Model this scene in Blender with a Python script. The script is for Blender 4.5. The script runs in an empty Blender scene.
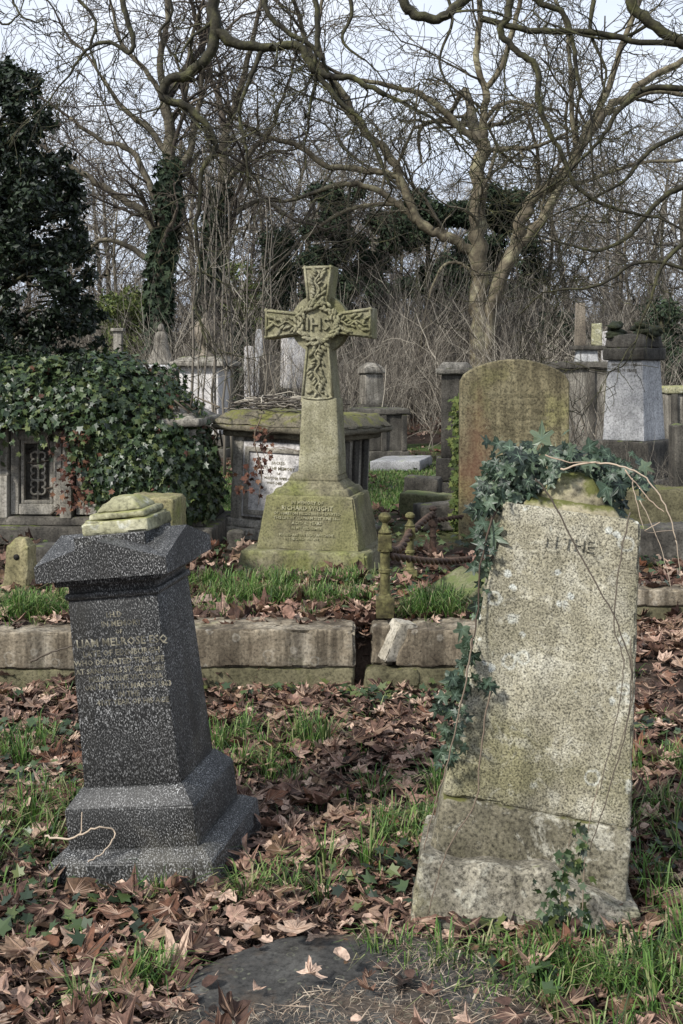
import bpy, math, random
import numpy as np
from mathutils import Vector, Matrix, noise
R = math.radians
rng = random.Random(11); nr = np.random.default_rng(7)
F, H, HY, CX = 1150.0, 1.5, 370.0, 341.5
sc = bpy.context.scene; col = sc.collection
def W(px, py, Y): return Vector(((px-CX)/F*Y, Y, H-(py-HY)/F*Y))
def sst(a, b, x): t = min(1, max(0, (x-a)/(b-a))); return t*t*(3-2*t)
def nz(x, y, z=0): return noise.noise(Vector((x, y, z)))
def hgt(x, y):
    s = sst(.55, .95, x); y0 = 5.46+s*.95
    z = .26*sst(y0-.05, y0+.06, y)*(1-.4*s)+.10*s*sst(3.8, 6.2, y)
    z += .035*nz(x*.8, y*.8)+.012*nz(x*3, y*3, 4)
    z += .45*sst(11, 34, y)+.5*sst(34, 90, y)
    z += .12*nz(x*.12, y*.12, 9)*sst(10, 25, y)
    return z
# ------------------------------------------------------------ objects
def tag(o, label=None, cat=None, group=None, kind=None):
    if label: o['label'] = label
    if cat: o['category'] = cat
    if group: o['group'] = group
    if kind: o['kind'] = kind
    return o
def empty(name, label, cat, loc, yaw=0, roll=0, pitch=0, group=None):
    o = bpy.data.objects.new(name, None); col.objects.link(o)
    o.location = loc
    m = Matrix.Rotation(R(roll), 3, 'Y') @ Matrix.Rotation(R(pitch), 3, 'X') @ Matrix.Rotation(R(yaw), 3, 'Z')
    o.rotation_euler = m.to_euler(); o.empty_display_size = .1
    return tag(o, label, cat, group)
class MB:
    def __init__(s): s.v = []; s.f = []; s.m = []
    def tube(s, pts, rad, n=5, mi=0, cap=True):
        k = len(pts); b = len(s.v); ref = None
        for i in range(k):
            a = pts[max(0, i-1)]; c = pts[min(k-1, i+1)]; t = (c-a)
            if t.length < 1e-9: t = Vector((0, 0, 1))
            t.normalize()
            if ref is None: ref = Vector((1, 0, 0)) if abs(t.x) < .8 else Vector((0, 1, 0))
            u = ref-t*ref.dot(t)
            if u.length < 1e-4: u = t.orthogonal()
            u.normalize(); w = t.cross(u); ref = u
            for j in range(n):
                an = 2*math.pi*j/n
                s.v.append(pts[i]+(u*math.cos(an)+w*math.sin(an))*rad[i])
        for i in range(k-1):
            for j in range(n):
                j2 = (j+1) % n
                s.f.append((b+i*n+j, b+i*n+j2, b+(i+1)*n+j2, b+(i+1)*n+j)); s.m.append(mi)
        if cap:
            s.f.append(tuple(b+(k-1)*n+j for j in range(n))); s.m.append(mi)
            s.f.append(tuple(b+j for j in reversed(range(n)))); s.m.append(mi)
    def block(s, c, size, taper=(1, 1), r=.01, seg=.06, amp=.002, chip=0, fn=None, mi=0, shift=(0, 0), seed=0):
        """rounded, worn stone block; c = centre of its bottom; taper = top scale"""
        hx, hy, hz = size[0]/2, size[1]/2, size[2]/2
        r = min(r, hx*.8, hy*.8, hz*.8)
        def lines(h):
            n = max(1, int(round(2*(h-r)/seg))); L = [-(h-r)+2*(h-r)*i/n for i in range(n+1)]
            return [-h, -h+r*.35]+L+[h-r*.35, h] if r > .004 else [-h]+L+[h]
        X, Y_, Z = lines(hx), lines(hy), lines(hz); idx = {}
        def vid(i, j, k):
            key = (i, j, k)
            if key in idx: return idx[key]
            p = Vector((X[i], Y_[j], Z[k]))
            q = Vector((max(-hx+r, min(hx-r, p.x)), max(-hy+r, min(hy-r, p.y)), max(-hz+r, min(hz-r, p.z))))
            d = p-q; ne = (abs(d.x) > 1e-6)+(abs(d.y) > 1e-6)+(abs(d.z) > 1e-6)
            if d.length > 0: p = q+d.normalized()*r
            t = (p.z+hz)/(2*hz); nrm = Vector((p.x/hx, p.y/hy, p.z/hz))
            sx = 1+(taper[0]-1)*t; sy = 1+(taper[1]-1)*t
            w = Vector((p.x*sx+shift[0]*t, p.y*sy+shift[1]*t, p.z+hz))
            o = Vector((seed*3.1+c[0], seed*1.7+c[1], c[2]))
            if amp:
                g = noise.noise((w+o)*9)*amp+noise.noise((w+o)*30)*amp*.6
                w += Vector((abs(nrm.x)**6*math.copysign(1, nrm.x), abs(nrm.y)**6*math.copysign(1, nrm.y), abs(nrm.z)**6*math.copysign(1, nrm.z)))*g
            if chip and ne >= 2:
                g = max(0, noise.noise((w+o)*14)+.5*noise.noise((w+o)*37)-.12)*chip
                w -= Vector((nrm.x, nrm.y, nrm.z*.8))*g
            if fn: w = fn(w)
            idx[key] = len(s.v); s.v.append(w+Vector(c)); return idx[key]
        a, b, d = len(X)-1, len(Y_)-1, len(Z)-1
        def q(*v): s.f.append(v); s.m.append(mi)
        for i in range(a):
            for j in range(b):
                q(vid(i, j, 0), vid(i, j+1, 0), vid(i+1, j+1, 0), vid(i+1, j, 0))
                q(vid(i, j, d), vid(i+1, j, d), vid(i+1, j+1, d), vid(i, j+1, d))
        for i in range(a):
            for k in range(d):
                q(vid(i, 0, k), vid(i+1, 0, k), vid(i+1, 0, k+1), vid(i, 0, k+1))
                q(vid(i, b, k), vid(i, b, k+1), vid(i+1, b, k+1), vid(i+1, b, k))
        for j in range(b):
            for k in range(d):
                q(vid(0, j, k), vid(0, j, k+1), vid(0, j+1, k+1), vid(0, j+1, k))
                q(vid(a, j, k), vid(a, j+1, k), vid(a, j+1, k+1), vid(a, j, k+1))
    def prism(s, pts2, y0, y1, mi=0):
        """2-D outline (x,z), counter-clockwise seen from -Y, extruded along Y"""
        n = len(pts2); b = len(s.v)
        for y in (y0, y1):
            for (x, z) in pts2: s.v.append(Vector((x, y, z)))
        s.f.append(tuple(b+i for i in range(n))); s.m.append(mi)
        s.f.append(tuple(b+n+i for i in reversed(range(n)))); s.m.append(mi)
        for i in range(n):
            j = (i+1) % n; s.f.append((b+j, b+i, b+n+i, b+n+j)); s.m.append(mi)
    def lathe(s, prof, n=16, c=(0, 0, 0), mi=0, sx=1, sy=1):
        b = len(s.v); k = len(prof)
        for (r, z) in prof:
            for j in range(n):
                a = 2*math.pi*j/n; s.v.append(Vector((c[0]+r*math.cos(a)*sx, c[1]+r*math.sin(a)*sy, c[2]+z)))
        for i in range(k-1):
            for j in range(n):
                j2 = (j+1) % n; s.f.append((b+i*n+j, b+i*n+j2, b+(i+1)*n+j2, b+(i+1)*n+j)); s.m.append(mi)
        s.f.append(tuple(b+(k-1)*n+j for j in range(n))); s.m.append(mi)
        s.f.append(tuple(b+j for j in reversed(range(n)))); s.m.append(mi)
    def blob(s, c, rx, ry, rz, n=8, m=5, jit=.12, mi=0, rot=None):
        b = len(s.v); c = Vector(c); sd = rng.random()*50
        for i in range(m+1):
            th = math.pi*i/m
            for j in range(n):
                a = 2*math.pi*j/n
                d = Vector((math.sin(th)*math.cos(a), math.sin(th)*math.sin(a), math.cos(th)))
                k = 1+jit*noise.noise(d*1.7+Vector((sd, 0, 0)))*2
                p = Vector((d.x*rx*k, d.y*ry*k, d.z*rz*k))
                if rot: p = rot @ p
                s.v.append(c+p)
        for i in range(m):
            for j in range(n):
                j2 = (j+1) % n; s.f.append((b+i*n+j, b+(i+1)*n+j, b+(i+1)*n+j2, b+i*n+j2)); s.m.append(mi)
    def build(s, name, mats, parent=None, smooth=True, angle=None):
        me = bpy.data.meshes.new(name); me.from_pydata([tuple(v) for v in s.v], [], s.f)
        for m in (mats if isinstance(mats, (list, tuple)) else [mats]): me.materials.append(m)
        me.polygons.foreach_set('material_index', s.m)
        me.polygons.foreach_set('use_smooth', [smooth]*len(s.f)); me.update()
        if smooth and angle: me.set_sharp_from_angle(angle=R(angle))
        o = bpy.data.objects.new(name, me); col.objects.link(o)
        if parent: o.parent = parent
        return o
def npobj(name, V, T, mats, parent=None, mi=None, smooth=False):
    me = bpy.data.meshes.new(name)
    me.vertices.add(len(V)); me.vertices.foreach_set('co', np.asarray(V, np.float32).ravel())
    k = T.shape[1]; me.loops.add(T.size); me.loops.foreach_set('vertex_index', T.astype(np.int32).ravel())
    me.polygons.add(len(T)); me.polygons.foreach_set('loop_start', np.arange(0, T.size, k, dtype=np.int32))
    for m in (mats if isinstance(mats, (list, tuple)) else [mats]): me.materials.append(m)
    if mi is not None: me.polygons.foreach_set('material_index', mi.astype(np.int32))
    me.polygons.foreach_set('use_smooth', np.full(len(T), smooth)); me.update(calc_edges=True); me.validate()
    o = bpy.data.objects.new(name, me); col.objects.link(o)
    if parent: o.parent = parent
    return o
def scatter(tmpls, P, N, S, spin=None):
    """tmpls: list of (V,T,mi). P positions, N normals (leaf +Z), S scales -> merged arrays"""
    P = np.asarray(P, float); N = np.asarray(N, float); S = np.asarray(S, float)
    N = N/np.maximum(np.linalg.norm(N, axis=1, keepdims=True), 1e-9); n = len(P)
    sp = nr.random(n)*2*np.pi if spin is None else np.asarray(spin)
    ref = np.tile([0, 0, 1.], (n, 1)); ref[np.abs(N[:, 2]) > .9] = [0, 1, 0]   # 'up' along the surface
    yv = ref-N*np.sum(ref*N, 1, keepdims=True); yv /= np.linalg.norm(yv, axis=1, keepdims=True); xv = np.cross(yv, N)
    c, s_ = np.cos(sp)[:, None], np.sin(sp)[:, None]
    X = xv*c+yv*s_; Y = -xv*s_+yv*c
    VV, TT, MM = [], [], []; off = 0; w = nr.integers(0, len(tmpls), n)
    for k, (V, T, M) in enumerate(tmpls):
        I = np.where(w == k)[0]
        if not len(I): continue
        v = (V[None, :, 0, None]*X[I, None]+V[None, :, 1, None]*Y[I, None]+V[None, :, 2, None]*N[I, None])*S[I, None, None]+P[I, None]
        VV.append(v.reshape(-1, 3)); TT.append((T[None]+(np.arange(len(I))*len(V))[:, None, None]+off).reshape(-1, 3))
        MM.append(np.tile(M, len(I))); off += len(I)*len(V)
    return np.concatenate(VV), np.concatenate(TT), np.concatenate(MM)
# ------------------------------------------------------------ materials
class NT:
    def __init__(s, name):
        s.m = bpy.data.materials.new(name); s.m.use_nodes = True; s.t = s.m.node_tree; s.t.nodes.clear()
        s.out = s.t.nodes.new('ShaderNodeOutputMaterial'); s.p = s.n('ShaderNodeBsdfPrincipled'); s.t.links.new(s.p.outputs[0], s.out.inputs[0])
    def n(s, typ, inp={}, **kw):
        x = s.t.nodes.new(typ)
        for k, v in kw.items(): setattr(x, k, v)
        for k, v in inp.items():
            if isinstance(v, bpy.types.NodeSocket): s.t.links.new(v, x.inputs[k])
            else: x.inputs[k].default_value = v
        return x
    def mix(s, f, a, b, bt='MIX'):
        x = s.n('ShaderNodeMix', data_type='RGBA', blend_type=bt)
        for i, v in ((0, f), (6, a), (7, b)):
            if isinstance(v, bpy.types.NodeSocket): s.t.links.new(v, x.inputs[i])
            else: x.inputs[i].default_value = v if i == 0 else (*v, 1)
        return x.outputs[2]
    def ramp(s, f, stops, interp='LINEAR'):
        x = s.n('ShaderNodeValToRGB', {0: f}); e = x.color_ramp.elements; x.color_ramp.interpolation = interp
        while len(e) < len(stops): e.new(.5)
        for i, (p, c) in enumerate(stops):
            e[i].position = p; e[i].color = (*c, 1) if isinstance(c, tuple) else (c, c, c, 1)
        return x.outputs[0]
    def noise(s, vec, sc_, det=6, ro=.6, dist=0): return s.n('ShaderNodeTexNoise', {'Vector': vec, 'Scale': sc_, 'Detail': det, 'Roughness': ro, 'Distortion': dist}).outputs[0]
    def math(s, op, a, b=0): return s.n('ShaderNodeMath', {0: a, 1: b}, operation=op).outputs[0]
    def bump(s, h, st, d=.01):
        s.t.links.new(s.n('ShaderNodeBump', {'Strength': st, 'Distance': d, 'Height': h}).outputs[0], s.p.inputs['Normal'])
    def set(s, colr, rough=.9, spec=.3):
        if isinstance(colr, bpy.types.NodeSocket): s.t.links.new(colr, s.p.inputs['Base Color'])
        else: s.p.inputs['Base Color'].default_value = (*colr, 1)
        s.p.inputs['Roughness'].default_value = rough; s.p.inputs['Specular IOR Level'].default_value = spec
        return s.m
def stone(name, dark, base, light, moss=.0, mossc=(.09, .11, .025), lich=0, lichc=(.5, .5, .42), streak=0, scale=1, pits=.5, rough=.9, rust=None, bump=.5, fine=70, alg=0, algc=(.16, .17, .05), ctr=.0, pitsc=22, blot=0):
    s = NT(name); o = s.n('ShaderNodeTexCoord').outputs['Object']
    a = s.noise(o, 3.2*scale, 9, .68, .3); c = s.ramp(a, [(.3, dark), (.5, base), (.7, light)])
    if alg:
        g = s.noise(s.n('ShaderNodeMapping', {'Vector': o, 'Location': (3.3, 1, 7)}).outputs[0], 2.2*scale, 7, .6)
        c = s.mix(s.ramp(g, [(.62-.3*alg, 0.), (.75-.3*alg, .85)]), c, algc)
    if blot:
        b1 = s.noise(s.n('ShaderNodeMapping', {'Vector': o, 'Location': (9, 2, 4)}).outputs[0], 11, 9, .75, .6)
        c = s.mix(s.ramp(b1, [(.53, 0.), (.60, blot)]), c, (.58, .56, .47)); c = s.mix(s.ramp(b1, [(.38, blot), (.46, 0.)]), c, (.11, .10, .06))
        b2 = s.noise(s.n('ShaderNodeMapping', {'Vector': o, 'Location': (1, 5, 4.2)}).outputs[0], 3.1, 8, .7, .4); c = s.mix(s.ramp(b2, [(.55, 0.), (.68, .6*blot)]), c, (.10, .09, .06))
    if streak:
        mp = s.n('ShaderNodeMapping', {'Vector': o, 'Scale': (14, 14, 1.1)}).outputs[0]
        st = s.noise(mp, 1.2, 6, .6); c = s.mix(s.ramp(st, [(.42, streak), (.62, 0.)]), c, tuple(x*.28 for x in dark))
    if lich:
        v = s.n('ShaderNodeTexVoronoi', {'Vector': s.mix(.02, o, (0, 0, 0)), 'Scale': 17*scale, 'Randomness': 1})
        nn = s.noise(o, 5*scale, 3); th = s.math('ADD', v.outputs[0], s.math('MULTIPLY', s.noise(o, 60, 2), .28))
        k = s.math('MULTIPLY', s.ramp(th, [(.28, 1.), (.36, 0.)]), s.ramp(nn, [(.50, 0.), (.56, lich)]))
        c = s.mix(k, c, lichc)
        v2 = s.n('ShaderNodeTexVoronoi', {'Vector': o, 'Scale': 9*scale, 'Randomness': 1}).outputs[0]
        ring = s.ramp(s.math('ADD', v2, s.math('MULTIPLY', s.noise(o, 45, 2), .16)), [(.20, 0.), (.255, .7*lich), (.31, 0.)])
        c = s.mix(ring, c, lichc)
    b = s.noise(o, fine, 5, .7); c = s.mix(1., c, s.ramp(b, [(.33+.05*ctr, .42-.2*ctr), (.5, 1.), (.68-.04*ctr, 1.35+.25*ctr)]), 'MULTIPLY')
    p = s.noise(o, pitsc, 8, .8); c = s.mix(s.ramp(p, [(.30, pits), (.42-.03*ctr, 0.)]), c, tuple(x*.22 for x in dark))
    if rust:
        (rc, rx, rz, rs) = rust; sx = s.n('ShaderNodeSeparateXYZ', {0: o})
        dx = s.math('ABSOLUTE', s.math('SUBTRACT', sx.outputs[0], rx)); dz = s.math('MULTIPLY', s.math('SUBTRACT', sx.outputs[2], rz), .28)
        dd = s.math('ADD', s.math('ADD', dx, s.math('ABSOLUTE', dz)), s.math('MULTIPLY', s.noise(o, 9, 6), .22))
        c = s.mix(s.ramp(dd, [(rs-.06, .7), (rs+.16, 0.)]), c, rc)
    if moss:
        nz_ = s.n('ShaderNodeSeparateXYZ', {0: s.n('ShaderNodeNewGeometry').outputs['Normal']}).outputs[2]
        mm = s.math('ADD', s.math('MULTIPLY', nz_, .29), s.noise(o, 7, 8, .7)); mc = s.mix(s.noise(o, 90, 3), mossc, tuple(min(1, x*1.9) for x in mossc))
        c = s.mix(s.ramp(mm, [(.92-.35*moss, 0.), (1.0-.33*moss, .95)]), c, mc)
    s.bump(s.math('ADD', b, s.math('MULTIPLY', p, 1.6)), bump, .006)
    return s.set(c, rough, .25)
def granite(name, lo, hi, red=False):
    s = NT(name); o = s.n('ShaderNodeTexCoord').outputs['Object']
    mp = s.n('ShaderNodeMapping', {'Vector': o, 'Rotation': (0, .7, 0), 'Scale': (1, 1, .62)}).outputs[0]
    a = s.noise(mp, 270, 3, .7); b = s.noise(o, 3.5, 5)
    c = s.ramp(a, [(.47, lo), (.56, tuple(.16*h+.5*l for h, l in zip(hi, lo))), (.645, hi)])
    c = s.mix(s.ramp(b, [(.42, .6), (.60, 0.)]), c, (.015, .0155, .015)); mp2 = s.n('ShaderNodeMapping', {'Vector': o, 'Scale': (9, 9, .9)}).outputs[0]; c = s.mix(s.ramp(s.noise(mp2, 1.3, 6, .6), [(.54, 0.), (.68, .55)]), c, (.018, .017, .014))
    c = s.mix(s.ramp(s.noise(o, 1.7, 7, .7), [(.53, 0.), (.64, .35)]), c, (.13, .12, .09))
    s.bump(a, .08, .003); m = s.set(c, .55, .3); return m
def plain(name, stops, rough=.8, sc_=8, isl=False, spec=.3, trans=0, bump=0, mult=None):
    s = NT(name); o = s.n('ShaderNodeTexCoord').outputs['Object']
    f = s.n('ShaderNodeNewGeometry').outputs['Random Per Island'] if isl else s.noise(o, sc_, 6, .65)
    k = len(stops); c = s.ramp(f, [(i/(k-1) if isl else .3+.4*i/(k-1), x) for i, x in enumerate(stops)])
    if mult: c = s.mix(1., c, s.ramp(s.noise(o, mult, 4, .7), [(.33, .5), (.52, 1.), (.7, 1.35)]), 'MULTIPLY')
    if bump: s.bump(s.noise(o, sc_*4, 6, .7), bump, .01)
    m = s.set(c, rough, spec)
    if trans:
        t = s.n('ShaderNodeBsdfTranslucent', {'Color': c}); x = s.n('ShaderNodeMixShader', {0: trans, 1: s.p.outputs[0], 2: t.outputs[0]})
        s.t.links.new(x.outputs[0], s.out.inputs[0])
    return m
M = {}
M['granite'] = granite('dark_granite', (.006, .006, .006), (.47, .47, .46))
M['head'] = stone('lichen_limestone', (.12, .11, .078), (.30, .275, .195), (.50, .475, .38), moss=.1, lich=.9, lichc=(.47, .48, .43), pits=.95, fine=190, alg=.42, algc=(.20, .185, .10), streak=.2, ctr=1, pitsc=150, blot=.32)
M['headplinth'] = stone('pale_limestone', (.09, .08, .06), (.29, .265, .205), (.46, .43, .36), moss=.12, lich=.4, pits=.95, fine=95, ctr=.7, pitsc=90, blot=.4, streak=.4, alg=.3, algc=(.22, .21, .11))
M['head_worn'] = stone('worn_letter_stone', (.08, .072, .05), (.21, .19, .135), (.40, .375, .29), pits=.6, fine=190, ctr=1)
M['headcourse'] = stone('dark_course_limestone', (.05, .045, .03), (.145, .13, .09), (.28, .26, .2), moss=.45, mossc=(.07, .07, .02), pits=.95, pitsc=80, fine=100, blot=.4, alg=.2, algc=(.2, .19, .1), ctr=.6)  # course coloured darker than the plinth so the plinth's top edge stands out
M['head_moss'] = stone('mossy_limestone', (.10, .09, .06), (.26, .23, .15), (.42, .38, .27), moss=.75, mossc=(.07, .075, .02), pits=.8, alg=.5)
M['cross'] = stone('green_sandstone', (.09, .083, .055), (.23, .215, .135), (.38, .36, .26), moss=.14, mossc=(.12, .12, .04), pits=.7, alg=.45, algc=(.17, .165, .075), streak=.25, fine=90)
M['cross_ped'] = stone('algae_sandstone', (.09, .08, .045), (.20, .185, .11), (.30, .28, .18), moss=.12, mossc=(.11, .11, .04), pits=.8, alg=.42, algc=(.18, .175, .075), streak=.3, fine=90)
M['cross_base'] = stone('grimy_step_stone', (.06, .055, .035), (.16, .145, .09), (.28, .26, .18), moss=.2, mossc=(.085, .085, .035), pits=.8, alg=.3, streak=.3)
M['mosslid'] = stone('mossy_lid_stone', (.05, .045, .035), (.13, .115, .08), (.22, .2, .15), moss=.62, mossc=(.085, .085, .025), pits=.7)
M['palestone'] = stone('pale_tomb_stone', (.16, .145, .12), (.36, .335, .28), (.50, .47, .41), moss=.2, pits=.6, streak=.5)
M['tomb'] = stone('grey_tomb_stone', (.10, .09, .075), (.27, .25, .21), (.42, .39, .34), moss=.3, pits=.6, streak=.6)
M['tombdark'] = stone('sooty_tomb_stone', (.03, .028, .025), (.085, .078, .065), (.17, .155, .13), moss=.3, pits=.6, streak=.4)
M['marble'] = stone('white_marble', (.33, .31, .3), (.56, .54, .52), (.68, .66, .63), pits=.4, streak=.3, fine=60, bump=.2)
M['marble_grey'] = stone('weathered_marble', (.22, .22, .22), (.42, .42, .42), (.58, .57, .56), pits=.5, streak=.25, fine=60)
M['kerb'] = stone('kerb_stone', (.075, .055, .036), (.25, .21, .15), (.46, .42, .34), moss=.0, mossc=(.10, .11, .04), pits=.9, streak=.7, lich=.35, lichc=(.45, .43, .37), alg=.12)
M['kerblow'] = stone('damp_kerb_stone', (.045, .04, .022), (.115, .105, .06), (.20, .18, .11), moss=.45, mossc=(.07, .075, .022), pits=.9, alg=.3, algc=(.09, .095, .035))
M['ochre'] = stone('ochre_headstone_stone', (.07, .06, .035), (.18, .155, .09), (.28, .25, .155), moss=.08, pits=.8, alg=.36, algc=(.21, .195, .085), streak=.45, ctr=.5, rust=((.15, .068, .042), -.27, .55, .17))
M['lichenblock'] = stone('lichen_covered_stone', (.10, .095, .055), (.27, .26, .16), (.48, .46, .34), moss=.6, mossc=(.15, .15, .06), lich=.9, pits=.9, fine=50)
M['post'] = stone('mossy_post_stone', (.10, .09, .045), (.25, .22, .12), (.38, .34, .22), moss=.3, mossc=(.13, .13, .04), pits=.8, alg=.5, streak=.3)
M['mossrock'] = stone('moss_slab', (.06, .06, .03), (.13, .13, .07), (.22, .21, .14), moss=.6, mossc=(.07, .085, .03), pits=.8, alg=.5, algc=(.11, .12, .06))
M['ledger'] = stone('dark_ledger_stone', (.02, .02, .019), (.048, .046, .042), (.09, .088, .08), moss=0, pits=.4, lich=.6, lichc=(.17, .175, .12), alg=.45, algc=(.085, .06, .04), scale=2.2, rough=.8)
M['gritty'] = stone('brown_stone', (.09, .075, .06), (.2, .17, .13), (.31, .27, .22), moss=.35, pits=.6, streak=.4)
M['fracture'] = stone('freshly_broken_stone', (.16, .14, .10), (.34, .31, .25), (.46, .43, .36), pits=.7, bump=.6)
M['slate'] = stone('pale_slab', (.13, .13, .13), (.24, .24, .24), (.34, .34, .34), pits=.6, moss=.15)
M['iron'] = stone('rusty_iron', (.03, .02, .016), (.07, .045, .032), (.13, .08, .05), pits=.5, fine=40, rough=.7)
M['ironmoss'] = stone('lichen_iron', (.03, .025, .016), (.08, .072, .03), (.19, .18, .075), moss=.2, mossc=(.2, .2, .04), pits=.7, fine=45, scale=4)
M['gold'] = plain('worn_gilt_lettering', [(.02, .02, .018), (.12, .11, .08), (.40, .37, .28)], sc_=34, rough=.6)
M['letter'] = plain('pale_worn_lettering', [(.13, .12, .06), (.26, .245, .14), (.42, .40, .28)], sc_=28)
M['letterdark'] = plain('dark_incised_lettering', [(.05, .045, .025), (.12, .105, .06), (.24, .21, .13)], sc_=14)
M['bark'] = plain('grey_green_bark', [(.05, .042, .03), (.105, .09, .062), (.20, .18, .12)], sc_=5, bump=1., mult=24)
M['barkpale'] = plain('pale_plane_bark', [(.045, .036, .025), (.12, .10, .065), (.28, .26, .16)], sc_=3.2, bump=1., mult=9)
M['barkdark'] = plain('dark_mossy_bark', [(.016, .013, .009), (.04, .037, .02), (.10, .10, .038)], sc_=7, bump=1., mult=26)
M['twig'] = plain('brown_twigs', [(.035, .028, .022), (.07, .056, .042), (.13, .108, .08)], isl=True)
M['twigbg'] = plain('pale_brown_brush', [(.035, .029, .024), (.075, .064, .052), (.17, .15, .12), (.38, .345, .28)], isl=True)
M['vine'] = plain('woody_vine', [(.06, .042, .03), (.13, .098, .07), (.22, .17, .125)], isl=True)
M['vinepale'] = plain('pale_bare_stem', [(.3, .22, .16), (.48, .40, .30)], isl=True)
M['ivybig'] = plain('blue_green_ivy_leaf', [(.008, .016, .009), (.02, .038, .020), (.042, .070, .038), (.11, .145, .085)], isl=True, rough=.45, spec=.5, trans=.12)
M['ivyvein'] = plain('pale_leaf_vein', [(.09, .14, .10), (.14, .19, .13)], isl=True)
M['ivy'] = plain('dark_green_ivy_leaf', [(.010, .018, .008), (.018, .036, .013), (.032, .058, .02), (.055, .085, .03), (.10, .12, .035)], isl=True, rough=.42, spec=.5, trans=.12)
M['ivydead'] = plain('dead_ivy_leaf', [(.035, .015, .01), (.09, .035, .022), (.14, .07, .035)], isl=True, rough=.7)
M['ever'] = plain('evergreen_leaf', [(.005, .009, .005), (.012, .021, .010), (.03, .048, .02)], isl=True, rough=.5, spec=.35, trans=.08)
M['conifer'] = plain('distant_evergreen_leaf', [(.010, .019, .010), (.022, .038, .019), (.045, .065, .03)], isl=True, trans=.1)
M['bush'] = plain('olive_bush_leaf', [(.03, .045, .012), (.07, .10, .025), (.15, .17, .05)], isl=True, trans=.2)
M['grass'] = plain('grass_blade', [(.02, .045, .012), (.045, .09, .022), (.08, .17, .028), (.15, .23, .06), (.28, .25, .14)], isl=True, rough=.55, trans=.25)
M['leaf'] = plain('fallen_plane_leaf', [(.03, .016, .011), (.10, .056, .042), (.05, .027, .019), (.20, .112, .080), (.31, .20, .15), (.52, .38, .29), (.14, .085, .045), (.06, .033, .023), (.15, .065, .035), (.24, .18, .14)], isl=True, rough=.75, trans=.1, mult=60)
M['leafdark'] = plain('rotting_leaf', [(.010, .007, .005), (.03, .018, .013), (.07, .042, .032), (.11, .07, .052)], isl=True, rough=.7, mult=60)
M['leafvein'] = plain('leaf_rib', [(.22, .14, .10), (.42, .30, .22)], isl=True)
M['litter'] = plain('plant_litter', [(.05, .03, .02), (.16, .11, .075), (.34, .27, .2), (.45, .38, .29)], isl=True)
# ground
s = NT('damp_soil_and_turf'); o = s.n('ShaderNodeTexCoord').outputs['Object']
c = s.ramp(s.noise(o, 2.5, 10, .75), [(.35, (.018, .013, .010)), (.5, (.045, .031, .023)), (.65, (.075, .052, .038))])
g = s.ramp(s.noise(s.n('ShaderNodeMapping', {'Vector': o, 'Location': (5, 2.5, 0)}).outputs[0], .55, 5, .6), [(.50, 0.), (.58, .8)])
sy = s.n('ShaderNodeSeparateXYZ', {0: o}).outputs[1]; far = s.n('ShaderNodeMapRange', {0: sy, 1: 7.5, 2: 10.}).outputs[0]
farm = s.n('ShaderNodeMapRange', {0: sy, 1: 17., 2: 21., 3: 1., 4: 0.}).outputs[0]
c = s.mix(s.math('MULTIPLY', s.math('MULTIPLY', g, far), farm), c, s.ramp(s.noise(o, 30, 4), [(.4, (.03, .06, .012)), (.6, (.08, .14, .03))]))
s.bump(s.noise(o, 40, 8, .75), .8, .02); M['ground'] = s.set(c, .95, .15)
# ------------------------------------------------------------ world, sun, camera
w = bpy.data.worlds.new('World'); sc.world = w; w.use_nodes = True; t = w.node_tree
bg = t.nodes['Background']; sky = t.nodes.new('ShaderNodeTexSky'); sky.sky_type = 'NISHITA'; sky.sun_disc = False
SUN_EL, SUN_AZ = 40, -132      # azimuth clockwise from +Y
sky.sun_elevation = R(SUN_EL); sky.sun_rotation = R(SUN_AZ); sky.air_density = 1.2; sky.dust_density = 2
tcw = t.nodes.new('ShaderNodeTexCoord'); mpw = t.nodes.new('ShaderNodeMapping'); mpw.inputs['Scale'].default_value = (1, 1, 2.2)
nw = t.nodes.new('ShaderNodeTexNoise'); nw.inputs['Scale'].default_value = 2.2; nw.inputs['Detail'].default_value = 7; nw.inputs['Roughness'].default_value = .55
rw = t.nodes.new('ShaderNodeValToRGB'); rw.color_ramp.elements[0].position = .3; rw.color_ramp.elements[0].color = (5.3, 6.3, 8.2, 1)
rw.color_ramp.elements[1].position = .62; rw.color_ramp.elements[1].color = (7.6, 8.0, 8.8, 1)
mx = t.nodes.new('ShaderNodeMix'); mx.data_type = 'RGBA'; mx.inputs[0].default_value = .88
t.links.new(tcw.outputs['Generated'], mpw.inputs[0]); t.links.new(mpw.outputs[0], nw.inputs['Vector']); t.links.new(nw.outputs[0], rw.inputs[0])
t.links.new(sky.outputs[0], mx.inputs[6]); t.links.new(rw.outputs[0], mx.inputs[7]); t.links.new(mx.outputs[2], bg.inputs[0]); bg.inputs[1].default_value = .095
sd = bpy.data.lights.new('sun', 'SUN'); sd.energy = 3.7; sd.angle = R(6); sd.color = (1, .965, .91)
so = bpy.data.objects.new('sun', sd); col.objects.link(so)
az = R(SUN_AZ); dv = Vector((math.sin(az)*math.cos(R(SUN_EL)), math.cos(az)*math.cos(R(SUN_EL)), math.sin(R(SUN_EL))))
so.rotation_euler = dv.to_track_quat('Z', 'Y').to_euler(); so.location = dv*30
cd = bpy.data.cameras.new('camera'); co = bpy.data.objects.new('camera', cd); col.objects.link(co); sc.camera = co
co.location = (0, 0, H); co.rotation_euler = (R(90), 0, 0); cd.sensor_width = 36; cd.lens = 36*F/1024; cd.shift_y = -(512-HY)/1024; cd.clip_end = 800; cd.clip_start = .05
sc.view_settings.view_transform = 'Standard'; sc.view_settings.look = 'None'; sc.view_settings.exposure = .55
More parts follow.
